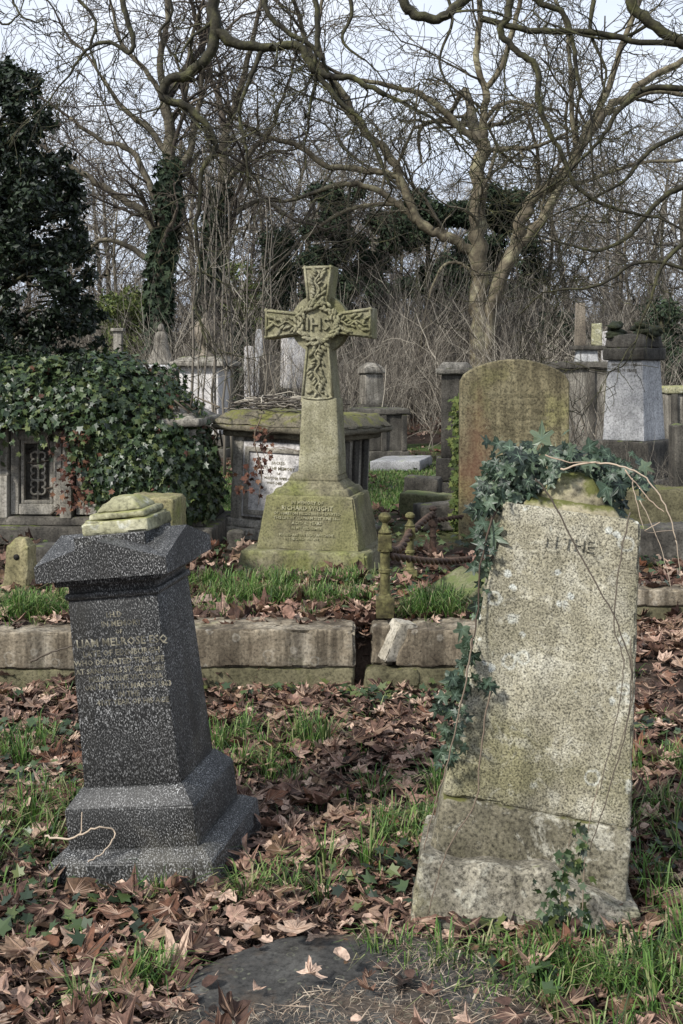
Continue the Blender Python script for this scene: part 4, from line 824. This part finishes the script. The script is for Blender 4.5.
# ivy up the black pedestal edge, dead ivy on the chest tomb
e3 = empty('climbing_ivy', 'narrow column of light green ivy between the black pedestal and the ochre headstone', 'ivy', gpos(459, 8.9)); E3 = e3.location.copy(); l3 = []
for _ in range(480):
    t_ = rng.random(); l3.append((W(459+rng.gauss(0, 3.5+4*t_**3), 395+t_*165, 8.7+rng.gauss(0, .06))-E3, Vector((-.3, -1, .3))))
ivy_surface(l3, ivyS, M['bush'], .035, .07, e3, 'foliage'); stems('stem', e3, M['vine'], [([(462, 560, 8.7), (459, 480, 8.7), (460, 395, 8.7)], .01)], E3)
e4 = empty('withered_climber', 'withered brown climber hanging down the white panel of the mossy lidded tomb', 'climber', W(260, 500, 8.1)); E4 = e4.location.copy(); l4 = []
for _ in range(70):
    t_ = rng.random(); l4.append((W(256+9*math.sin(t_*5)+rng.gauss(0, 7), 425+t_*70, 8.12+rng.gauss(0, .02))-E4, Vector((0, -1, .2))))
ivy_surface(l4, ivyS, M['ivydead'], .03, .06, e4, 'leaves')
stems('stem', e4, M['vine'], [([(262, 415, 8.1), (254, 440, 8.1), (262, 470, 8.1), (258, 505, 8.12)], .007), ([(275, 428, 8.1), (262, 445, 8.1), (272, 480, 8.1)], .004), ([(300, 452, 8.12), (275, 448, 8.1), (256, 470, 8.1)], .004)], E4)
e5 = empty('dead_twigs', 'heap of grey dead twigs lying on the mossy tomb lid behind the cross', 'twigs', W(285, 402, 8.7)); mb = MB(); E5 = e5.location.copy()
for i in range(70):
    p = W(rng.gauss(283, 18), rng.uniform(399, 409), 8.6+rng.gauss(0, .25))-E5; p.z = rng.uniform(-.05, .05)+.0; a = rng.uniform(0, 6.28); pts = [p]
    for k in range(5): a += rng.gauss(0, .5); pts.append(pts[-1]+Vector((math.cos(a)*.06, math.sin(a)*.05, rng.gauss(0, .012))))
    mb.tube(pts, [.005]*6, 4)
tw = mb.build('twig_tangle', M['twigbg'], e5)
# fallen branches
def branch_thing(label, lines, mat, name='fallen_branch'):
    E = W(*lines[0][0][0]); ee = stems(name, None, mat, lines, E, 7); ee.location = E; return tag(ee, label, 'branch')
branch_thing('grey fallen branch lying on the leaves beside the granite monument base', [([(28, 768, 4.25), (60, 764, 4.28), (88, 768, 4.2)], .018)], M['vine'])
branch_thing('thin dark twig leaning on the kerb behind the granite monument', [([(30, 662, 5.3), (52, 652, 5.3), (78, 645, 5.3)], .008)], M['twig'])
branch_thing('pale forked twig resting across the granite base', [([(45, 836, 3.3), (70, 838, 3.28), (95, 828, 3.28), (115, 832, 3.3), (105, 850, 3.25), (88, 862, 3.22)], .0045), ([(80, 836, 3.28), (82, 812, 3.3)], .003)], M['vinepale'])
branch_thing('long thin twig lying flat among the leaves in front of the kerb', [([(310, 725, 4.85), (350, 729, 4.8), (400, 722, 4.9), (445, 715, 4.9)], .008)], M['vine'])
branch_thing('slender bent stick sticking out of the leaves at the front edge', [([(20, 1000, 2.72), (70, 985, 2.74), (120, 990, 2.7)], .006)], M['twig'])
# ------------------------------------------------------------ trees
def grow(mb, p, d, r, L_, lvl, rs, wig=.28, up=.03, kids=4, ang=.8, mi=0, rmin=.006):
    n_ = 6 if lvl > 0 else 5; st = L_/n_; pts = [p.copy()]; ds = [d.copy()]; d = d.copy()
    for i in range(n_):
        d = (d+Vector((rs.gauss(0, wig), rs.gauss(0, wig), rs.gauss(0, wig)+up))).normalized(); pts.append(pts[-1]+d*st); ds.append(d.copy())
    r1 = max(rmin*.7, r*.5); mb.tube(pts, [r+(r1-r)*i/n_ for i in range(n_+1)], 6 if r > .06 else (4 if r > .02 else 3), mi, cap=False)
    if lvl <= 0: return
    for k in range(kids):
        t_ = (k+rs.uniform(.5, 1.2))/kids; i = min(n_, max(1, int(t_*n_))); dd = ds[i]
        ax = dd.orthogonal().normalized(); ax = Matrix.Rotation(rs.uniform(0, 6.28), 3, dd) @ ax
        nd = Matrix.Rotation(ang*rs.uniform(.6, 1.3), 3, ax) @ dd
        grow(mb, pts[i], nd, max(rmin, r*rs.uniform(.42, .6)), L_*rs.uniform(.5, .8), lvl-1, rs, wig, up, kids, ang, mi, rmin)
def guided(trunk, crown, pp, Y, r0, r1, rs, off, every=.6, lvl=2, kl=1.7, wig=.21, up=.02, kids=4, dyj=.6, rmin=.006, n=8, start=.15):
    """a limb through (px,py[,Y]) points, with side branches grown from it"""
    ctrl = [W(p[0], p[1], p[2] if len(p) > 2 else Y)-off for p in pp]; pts = []
    m = len(ctrl)
    for i in range(m-1):
        p0, p1, p2, p3 = ctrl[max(0, i-1)], ctrl[i], ctrl[i+1], ctrl[min(m-1, i+2)]
        for k in range(5):
            t_ = k/5; pts.append(.5*((2*p1)+(p2-p0)*t_+(2*p0-5*p1+4*p2-p3)*t_*t_+(3*p1-p0-3*p2+p3)*t_**3))
    pts.append(ctrl[-1]); k = len(pts); jr = max(r0*.16, .003)
    for i in range(1, k-1): pts[i] = pts[i]+Vector((rs.gauss(0, jr), rs.gauss(0, jr), rs.gauss(0, jr)))
    kn = [1+max(0, rs.gauss(-.05, .10)) for _ in range(k)]
    trunk.tube(pts, [(r0+(r1-r0)*i/(k-1))*kn[i] for i in range(k)], n)
    acc = 0
    for i in range(1, k):
        acc += (pts[i]-pts[i-1]).length
        if acc > every and i/k > start:
            acc = 0; t = (pts[i]-pts[i-1]).normalized(); ax = Matrix.Rotation(rs.uniform(0, 6.28), 3, t) @ t.orthogonal().normalized()
            d = Matrix.Rotation(rs.uniform(.5, 1.2), 3, ax) @ t; r_ = (r0+(r1-r0)*i/k)
            grow(crown, pts[i], d, max(rmin, r_*.4), kl*rs.uniform(.6, 1.2), lvl, rs, wig, up, kids, rmin=rmin)
    grow(crown, pts[-1], (pts[-1]-pts[-2]).normalized(), r1, kl, lvl, rs, wig, up, kids, rmin=rmin)
def px2m(p, Y): return p*Y/F
# big plane tree
YP = 22; e = empty('plane_tree', 'large pale barked bare plane tree with a divided trunk and snaking limbs', 'tree', gpos(481, YP)); off = e.location.copy(); tr, cr = MB(), MB(); rs = random.Random(21)
gd = lambda pp, a, b, **k: guided(tr, cr, pp, k.pop('Y', YP), px2m(a*.62, YP), px2m(b*.8, YP), rs, off, **k)
gd([(480, 425), (479, 345), (479, 290), (478, 246), (479, 196), (483, 143)], 15, 9, n=12, start=.6, every=1.6)
gd([(483, 143), (484, 115), (485, 90), (476, 60), (480, 20), (476, -40)], 7, 3.5, lvl=3)
gd([(485, 90), (500, 70), (510, 40), (520, 0), (525, -50)], 5, 2.5, lvl=3)
gd([(479, 143), (460, 128), (440, 108), (415, 92), (385, 85), (350, 78)], 6.5, 2.5, lvl=3)
gd([(482, 125), (495, 108), (515, 102), (540, 108)], 4, 2, lvl=3)
gd([(486, 425), (487, 345), (498, 286), (515, 247), (519, 225), (532, 200), (561, 176), (577, 155), (602, 115, YP), (636, 88), (683, 60)], 13, 4, n=10, start=.5, lvl=3, every=1.4)
gd([(516, 246), (541, 221), (566, 172), (588, 128), (606, 95), (620, 50), (640, 0)], 8, 3, n=8, lvl=3)
gd([(474, 252), (455, 240), (438, 233), (418, 221), (400, 178), (385, 150), (362, 128), (342, 92), (322, 70)], 9, 4, n=8, lvl=3)
gd([(432, 230), (418, 222), (400, 206), (376, 190), (345, 183), (322, 190)], 7, 3, n=8, lvl=2)
gd([(402, 178), (380, 172), (350, 168), (325, 165), (300, 147), (270, 138)], 6, 3, n=8, lvl=2)
gd([(398, 204), (370, 205), (342, 212), (318, 228), (300, 240)], 4, 2, n=6, lvl=2)
gd([(362, 128), (345, 110), (330, 80), (318, 40), (322, 0)], 4, 2, n=6, lvl=3)
gd([(479, 290), (470, 270), (455, 262), (440, 270), (428, 300)], 3, 1.5, n=6, lvl=2)
gd([(532, 200), (552, 186), (590, 180), (630, 165), (683, 160)], 4, 2, n=6, lvl=3)
gd([(600, 115), (618, 108), (650, 92), (690, 96)], 4.5, 3, n=6, lvl=3)
gd([(577, 155), (572, 115), (570, 70), (566, 25), (545, -20)], 4.5, 2, n=6, lvl=3)
tr.build('trunk', M['barkpale'], e); cr.build('crown', M['bark'], e)
# ivy clad trees at left
def ivyleafs(path, Y, n_, sp, off):
    out_ = []
    for _ in range(n_):
        t_ = rng.random()*(len(path)-1); i = int(t_); f = t_-i; a, b = path[i], path[i+1]; an = rng.uniform(0, 6.28); r_ = sp*rng.uniform(.5, 1.2)
        p = W(a[0]+(b[0]-a[0])*f, a[1]+(b[1]-a[1])*f, Y)-off+Vector((math.cos(an)*r_, math.sin(an)*r_, rng.gauss(0, .1))); out_.append((p, Vector((math.cos(an), math.sin(an), .3))))
    return out_
YL = 20; e = empty('ivy_clad_tree', 'spreading bare tree with dark ivy on its leaning trunk, against the open sky', 'tree', gpos(158, YL)); off = e.location.copy(); tr, cr = MB(), MB(); rs = random.Random(4)
gl = lambda pp, a, b, **k: guided(tr, cr, pp, YL, px2m(a, YL), px2m(b, YL), rs, off, **k)
pth = [(160, 415), (158, 340), (160, 280), (166, 220), (170, 160), (166, 100)]
gl(pth, 10, 5, n=9, lvl=3, start=.35); gl([(166, 100), (160, 60), (168, 20), (165, -30)], 4, 2, lvl=3); gl([(162, 250), (145, 215), (115, 195), (85, 175), (60, 160)], 5, 2, lvl=3)
gl([(166, 220), (150, 185), (130, 150), (100, 140), (70, 118)], 4, 1.5, lvl=3); gl([(170, 160), (150, 130), (125, 110), (100, 75)], 3.5, 1.5, lvl=3); gl([(170, 180), (190, 150), (198, 110), (205, 60)], 4.5, 2, lvl=3)
gl([(168, 130), (185, 95), (190, 50), (200, 10)], 3, 1.5, lvl=3); gl([(160, 270), (135, 250), (105, 240), (80, 255)], 3.5, 1.5, lvl=3); gl([(166, 100), (145, 70), (120, 40), (110, 0)], 3, 1.3, lvl=3)
tr.build('trunk', M['bark'], e); cr.build('crown', M['twig'], e); ivy_surface(ivyleafs(pth[:5], YL, 3000, .22, off), ivyS, M['conifer'], .09, .17, e, 'ivy_cover', .6)
YL2 = 22; e = empty('ivy_clad_tree', 'dark upright bare tree with ivy up its straight trunk, behind the urn monument', 'tree', gpos(208, YL2)); off = e.location.copy(); tr, cr = MB(), MB()
gl2 = lambda pp, a, b, **k: guided(tr, cr, pp, YL2, px2m(a, YL2), px2m(b, YL2), rs, off, **k)
pth = [(206, 415), (206, 330), (211, 260), (220, 190), (226, 130)]
gl2(pth, 9, 4, n=9, lvl=3, start=.3); gl2([(226, 130), (240, 90), (250, 50), (262, 0)], 4, 2, lvl=3); gl2([(220, 190), (245, 160), (270, 130), (285, 90)], 4, 1.5, lvl=3); gl2([(213, 250), (235, 215), (262, 200), (285, 215)], 3, 1.3, lvl=3); gl2([(211, 270), (190, 235), (182, 200), (180, 150)], 3, 1.5, lvl=3)
tr.build('trunk', M['bark'], e); cr.build('crown', M['twig'], e); ivy_surface(ivyleafs(pth[:4], YL2, 2200, .2, off), ivyS, M['conifer'], .09, .17, e, 'ivy_cover', .6)
# overhanging near branches (tree stands outside the frame)
YO = 9.0; rs = random.Random(31)
def overhang(label, limbs, Y, seed, lvl=3, kl=.8):
    e = empty('overhanging_bough', label, 'tree', W(limbs[0][0][0][0], limbs[0][0][0][1], Y)); off = e.location.copy(); rs = random.Random(seed)
    for pp, a, b in limbs:
        tr, cr = MB(), MB(); guided(tr, cr, pp, Y, px2m(a, Y), px2m(b, Y), rs, off, every=.46, lvl=lvl, kl=kl, wig=.25, up=-.04, kids=3, rmin=.0035, start=.05)
        l_ = tr.build('limb', M['barkdark'], e); cr.build('twigs', M['barkdark'], l_)
overhang('dark mossy bough drooping in from above the ivy clad trees, forking over the open sky', [([(212, -40), (215, 0), (214, 42), (194, 70), (168, 81), (164, 97), (184, 105), (204, 124), (216, 147), (203, 169), (200, 195), (197, 240)], 6.5, 1.8),
    ([(216, 30), (240, 45), (275, 47), (300, 47), (313, 68), (330, 77), (352, 78), (385, 95)], 5.5, 2.5), ([(118, -30), (122, 0), (133, 37), (129, 52), (110, 42), (86, 50), (70, 75)], 3.2, 1.2), ([(262, 48), (252, 75), (240, 110), (246, 150), (248, 190)], 2.6, 1), ([(313, -20), (318, 30), (314, 66)], 3, 2.5), ([(60, -30), (75, -5), (96, 22), (90, 48), (102, 80)], 2.2, .9), ([(160, -30), (172, 10), (160, 35), (178, 60)], 2.2, .9), ([(340, -30), (352, 10), (342, 40), (365, 60)], 2.6, 1), ([(315, 70), (338, 100), (362, 122), (380, 160), (392, 190)], 3.2, 1.2)], YO, 2)
overhang('dark twisting bough hanging in from the top over the plane tree trunk', [([(396, -20), (403, 0), (415, 14), (438, 19), (458, 6), (480, -12)], 5, 5), ([(511, -10), (508, 15), (500, 32), (516, 50), (536, 66), (538, 100), (548, 130), (561, 152), (575, 185), (605, 205), (640, 215)], 4, 1.6),
    ([(528, -5), (545, 5), (562, 12), (571, 32), (576, 65), (581, 95)], 3.6, 1.6), ([(440, -30), (452, 20), (440, 60), (455, 100)], 2, .8), ([(600, -20), (590, 30), (606, 70), (600, 100)], 2.4, .9), ([(480, 18), (530, 30), (590, 32), (640, 42), (690, 45)], 3.4, 3), ([(268, -20), (266, 10), (285, 30), (310, 45), (322, 60)], 3, 2.2)], YO, 3)
overhang('mossy limb crossing the top corner with branches sagging above the marble pedestal', [([(700, 52), (683, 42), (650, 24), (632, 2), (622, -30)], 6, 5), ([(700, 92), (650, 88), (620, 110), (600, 140), (575, 165)], 3.5, 1.3), ([(700, 180), (660, 200), (630, 235), (600, 250), (570, 245)], 3, 1.2), ([(700, 230), (665, 262), (650, 300), (640, 325)], 2.5, 1), ([(690, 130), (650, 150), (625, 180), (590, 200)], 2.6, 1.2), ([(690, 270), (640, 262), (600, 285), (560, 290)], 2, 1)], YO, 5)
overhang('fine black twigs dangling into the top corner of the sky', [([(-10, -30), (10, -5), (20, 15), (35, 22)], 1.6, .8), ([(-10, 10), (5, 25), (20, 12)], 1.4, .8)], 8, 8, lvl=2, kl=.3)
# generic background bare trees: two prototypes, copied
def bare_tree(seed, hgt_, r):
    tr, cr = MB(), MB(); rs = random.Random(seed); d = Vector((rs.gauss(0, .05), rs.gauss(0, .05), 1)).normalized(); p = Vector((0, 0, -.3)); pts = [p]; k = 9
    for i in range(k): d = (d+Vector((rs.gauss(0, .06), rs.gauss(0, .06), .08))).normalized(); pts.append(pts[-1]+d*hgt_/k)
    tr.tube(pts, [r*(1-.75*i/k) for i in range(k+1)], 8)
    for i in range(2, k+1):
        for _ in range(2):
            a = rs.uniform(0, 6.28); el = rs.uniform(.2, 1.0); dd = Vector((math.cos(a)*math.cos(el), math.sin(a)*math.cos(el), math.sin(el))); grow(cr, pts[i], dd, r*(1-.7*i/k)*.5, hgt_*rs.uniform(.18, .3), 3, rs, .22, .03, 4, .8, rmin=.010)
    return tr, cr
protos = []
for sd_, hh_, r_ in ((1, 10, .22), (2, 12, .26), (3, 8.5, .16)):
    tr, cr = bare_tree(sd_, hh_, r_*.8); e = empty('bare_tree', 'x', 'tree', (0, 0, 0), group='bare trees massed beyond the graves'); protos.append((e, tr.build('trunk', M['bark'], e), cr.build('crown', M['twigbg'], e)))
spots = [(90, 38, 1, .62), (130, 28, 2, .6), (195, 34, 0, .75), (245, 36, 2, .8), (275, 38, 1, .75), (310, 40, 0, .7), (360, 42, 1, .65), (395, 40, 0, .6), (430, 38, 2, .6), (455, 45, 1, .65), (530, 34, 2, .62), (560, 40, 1, .62), (600, 36, 1, .55), (640, 28, 2, .6), (668, 32, 0, .62), (60, 44, 1, .7), (220, 52, 1, .95), (400, 55, 0, .8), (590, 50, 1, .8), (320, 52, 1, .95), (20, 30, 2, .7), (110, 33, 0, .66), (165, 36, 1, .7), (215, 30, 2, .72), (265, 31, 0, .66), (300, 33, 1, .6), (340, 35, 2, .7), (378, 33, 0, .58), (415, 31, 2, .56), (450, 34, 0, .58), (510, 30, 2, .58), (545, 30, 0, .55), (580, 33, 1, .6), (620, 30, 0, .56), (655, 33, 1, .6), (690, 26, 0, .6)]
used = set()
for i, (px, Y, k, s_) in enumerate(spots):
    P3 = protos[k]
    if k not in used: used.add(k); o_, ch = P3[0], None
    else:
        o_ = P3[0].copy(); col.objects.link(o_)
        for c_ in P3[1:]: d_ = c_.copy(); col.objects.link(d_); d_.parent = o_
    o_.location = gpos(px, Y, -.1); o_.rotation_euler = (0, 0, i*2.1); o_.scale = (s_,)*3
    o_['label'] = 'one of the bare brown trees massed beyond the graves'
# dark holly at left
def leafy(parent, n_, centers, tm, mat, smin, smax, name='crown', flat=.0, shell=.6):
    cs = np.array([c[:3] for c in centers]); rr2 = np.array([c[3] for c in centers]); w_ = nr.choice(len(cs), n_, p=rr2**2/np.sum(rr2**2))
    d = nr.normal(0, 1, (n_, 3)); d /= np.linalg.norm(d, axis=1, keepdims=True); rad = rr2[w_]*(shell+(1-shell)*nr.random(n_))*(1+.25*nr.normal(0, 1, n_))
    P = cs[w_]+d*rad[:, None]*np.array([1, 1, .75]); N = d+nr.normal(0, .7, (n_, 3))+np.array([0, 0, .3])
    V, T, MI = scatter(tm, P, N, nr.uniform(smin, smax, n_)); return npobj(name, V, T, mat, parent, MI)
e = empty('holly_tree', 'black green evergreen tree with small glossy leaves, rising above the ivy mound', 'tree', gpos(-30, 9.5)); off = e.location.copy(); rs = random.Random(3)
tr = MB(); cl = []
lim = [(65, 10), (110, 28), (160, 48), (205, 62), (250, 68), (300, 76), (340, 84), (375, 80)]
def lx(y): 
    for (a, b), (c, d) in zip(lim, lim[1:]):
        if a <= y <= c: return b+(d-b)*(y-a)/(c-a)
    return 10
tp = [W(-30, 560, 9.5)-off, W(-28, 400, 9.5)-off, W(-20, 250, 9.5)-off, W(-10, 120, 9.5)-off, W(-4, 60, 9.5)-off]; tr.tube(tp, [.16, .14, .1, .05, .02], 8)
for i in range(150):
    y = rs.uniform(68, 400); x1 = rs.uniform(-60, max(4, lx(y)-4)); Y = 9.5+rs.gauss(0, .5); c_ = W(x1, y, Y)-off; cl.append((c_.x, c_.y, c_.z, rs.uniform(.09, .2)*(.6 if x1 > lx(y)-20 else 1)))
    if i % 3 == 0: tr.tube([W(-15, y+40, 9.5)-off, (W(-15, y+30, 9.5)-off).lerp(c_, .6), c_], [.03, .015, .005], 4, cap=False)
for i in range(110):
    y = rs.uniform(66, 380); x1 = lx(y)+rs.uniform(-14, 20); c_ = W(x1, y, 9.5+rs.gauss(0, .3))-off; cl.append((c_.x, c_.y, c_.z, rs.uniform(.05, .10))); tr.tube([W(x1-35, y+8, 9.5)-off, W(x1-15, y+6, 9.5)-off, c_+Vector((.05, 0, .02))], [.012, .008, .003], 3, cap=False)
tr.build('trunk', M['barkdark'], e); leafy(e, 36000, cl, evT, M['ever'], .035, .075, shell=.2)
# distant evergreens and bushes
for (lab, px, Y, ys, ye, rx, n_, nm, mat) in [('dark columnar evergreen behind the stone cross head', 345, 27, 185, 400, 40, 26000, 'evergreen_tree', 'conifer'), ('broad dark evergreen behind the plane tree trunk', 428, 28, 195, 400, 50, 34000, 'evergreen_tree', 'conifer'), ('rounded dark evergreen crown rising between the two plane tree stems', 500, 29, 190, 390, 42, 24000, 'evergreen_tree', 'conifer'),
        ('narrow dark evergreen in the gap over the urn monument', 278, 24, 232, 305, 14, 3500, 'evergreen_tree', 'conifer'), ('olive green bush behind the saplings and urn', 235, 26, 265, 380, 26, 5000, 'bush', 'bush'), ('leafy green bush behind the slender square column', 128, 24, 290, 375, 30, 5000, 'bush', 'bush'), ('dark evergreen bush behind the white headstones in the saplings', 240, 22, 330, 420, 14, 2500, 'bush', 'conifer'), ('low dark green bush beyond the marble pedestal', 662, 18, 300, 420, 24, 4500, 'bush', 'conifer'), ('dim green bush filling the gap by the obelisk ledge', 560, 24, 320, 420, 22, 3500, 'bush', 'conifer')]:
    e = empty(nm, lab, 'tree' if nm == 'evergreen_tree' else 'bush', gpos(px, Y)); off = e.location.copy(); cl = []; rs = random.Random(px)
    for i in range(60):
        t_ = rs.random(); y = ys+(ye-ys)*t_; ww = rx*math.sqrt(max(.05, math.sin(math.pi*min(1, .12+t_*.8)))); c_ = W(px+rs.uniform(-1, 1)*ww, y, Y+rs.gauss(0, .6))-off; cl.append((c_.x, c_.y, c_.z, px2m(rs.uniform(6, 15), Y)))
    leafy(e, n_, cl, evT, M[mat], px2m(2.2, Y)*1.4, px2m(4.5, Y)*1.4)
    mb = MB(); t0 = W(px, ys+15, Y)-off; mb.tube([Vector((0, 0, -.2)), Vector((0, 0, t0.z*.5)), t0], [.13, .09, .03], 6)
    for c_ in cl[::4]: mb.tube([Vector((0, 0, max(.1, c_[2]*.7))), Vector(c_[:3])], [.03, .01], 3, cap=False)
    mb.build('trunk', M['barkdark'], e)
# saplings: single clumps one can pick out
for (lab, pxs, Y, yt) in [('cluster of thin upright saplings in front of the urn pedestal', [192, 199, 204, 212, 217, 222, 226, 231], 13.5, 150), ('pair of thin saplings beside the dark headstone', [243, 262, 270], 14.5, 200), ('thin bare saplings in front of the walled tomb', [572, 579, 584, 592, 600], 12.3, 390)]:
    e = empty('sapling_clump', lab, 'saplings', gpos(sum(pxs)/len(pxs), Y)); off = e.location.copy(); rs = random.Random(Y)
    for px in pxs:
        mb = MB(); b = gpos(px+rs.uniform(-3, 3), Y+rs.uniform(-.3, .3))-off; top_ = W(px+rs.uniform(-6, 10), yt+rs.uniform(-25, 35), Y)-off; n_ = 8; pts = [b.lerp(top_, i/n_)+Vector((rs.gauss(0, .03), rs.gauss(0, .03), 0)) for i in range(n_+1)]
        r_ = rs.uniform(.012, .022); mb.tube(pts, [r_*(1-.7*i/n_) for i in range(n_+1)], 5)
        for i in range(2, n_): 
            grow(mb, pts[i], Vector((rs.gauss(0, 1), rs.gauss(0, 1), 1.6)).normalized(), .006, .5, 1, rs, .12, .08, 3, .6, rmin=.003)
        mb.build('stem', M['twigbg'], e)
# undergrowth: tangled brush, one mass
rs = random.Random(77); tm = []
for k in range(5):
    mb = MB()
    for j in range(16):
        p = Vector((rs.gauss(0, .6), rs.gauss(0, .6), -.1)); d = Vector((rs.gauss(0, .16), rs.gauss(0, .16), 1)).normalized()
        grow(mb, p, d, rs.uniform(.008, .02), rs.uniform(1.6, 3.2), 2, rs, .12, .04, 4, .55, rmin=.005)
    for j in range(6):
        p = Vector((rs.gauss(0, .6), rs.gauss(0, .6), rs.uniform(.2, 1.2))); d = Vector((rs.gauss(0, 1), rs.gauss(0, 1), .5)).normalized(); grow(mb, p, d, .012, 1.8, 1, rs, .3, -.05, 4, .7, rmin=.005)
    Vn = np.array([tuple(v) for v in mb.v]); Tn = [];
    for f in mb.f: Tn += [(f[0], f[1], f[2]), (f[0], f[2], f[3])] if len(f) == 4 else [tuple(f[:3])]
    tm.append((Vn, np.array(Tn), np.zeros(len(Tn), int)))
P, N, S = [], [], []
for i in range(200):
    y = 22+rs.random()**1.3*24; x = rs.uniform(-1, 1)*(.31*y+1)
    P.append((x, y, hgt(x, y))); N.append((0, 0, 1)); S.append(rs.uniform(.5, 1.15)*(.45+.012*y))
for (px, Y, s_) in [(150, 19, .9), (185, 18, .8), (232, 17.5, 1.1), (250, 17, .9), (275, 16.5, .8), (330, 17, .8), (350, 18, .9), (385, 19, .9), (560, 15, .6), (585, 15, .5), (600, 17, .9), (640, 15, .8), (670, 14, .8), (680, 12.5, .5), (540, 17, .9), (520, 17, .9), (490, 18, .9), (455, 17, .7), (650, 9.5, .22), (675, 9, .25), (615, 9.5, .2), (560, 11, .25), (595, 11.5, .3), (395, 20, .8), (420, 21, .9)]:
    p = gpos(px, Y); P.append(tuple(p)); N.append((0, 0, 1)); S.append(s_*.62)
V, T, MI = scatter(tm, P, N, S); tag(npobj('undergrowth', V, T, M['twigbg']), 'tangle of thin brown saplings and brambles filling the wood behind the tombs', 'undergrowth', kind='stuff')
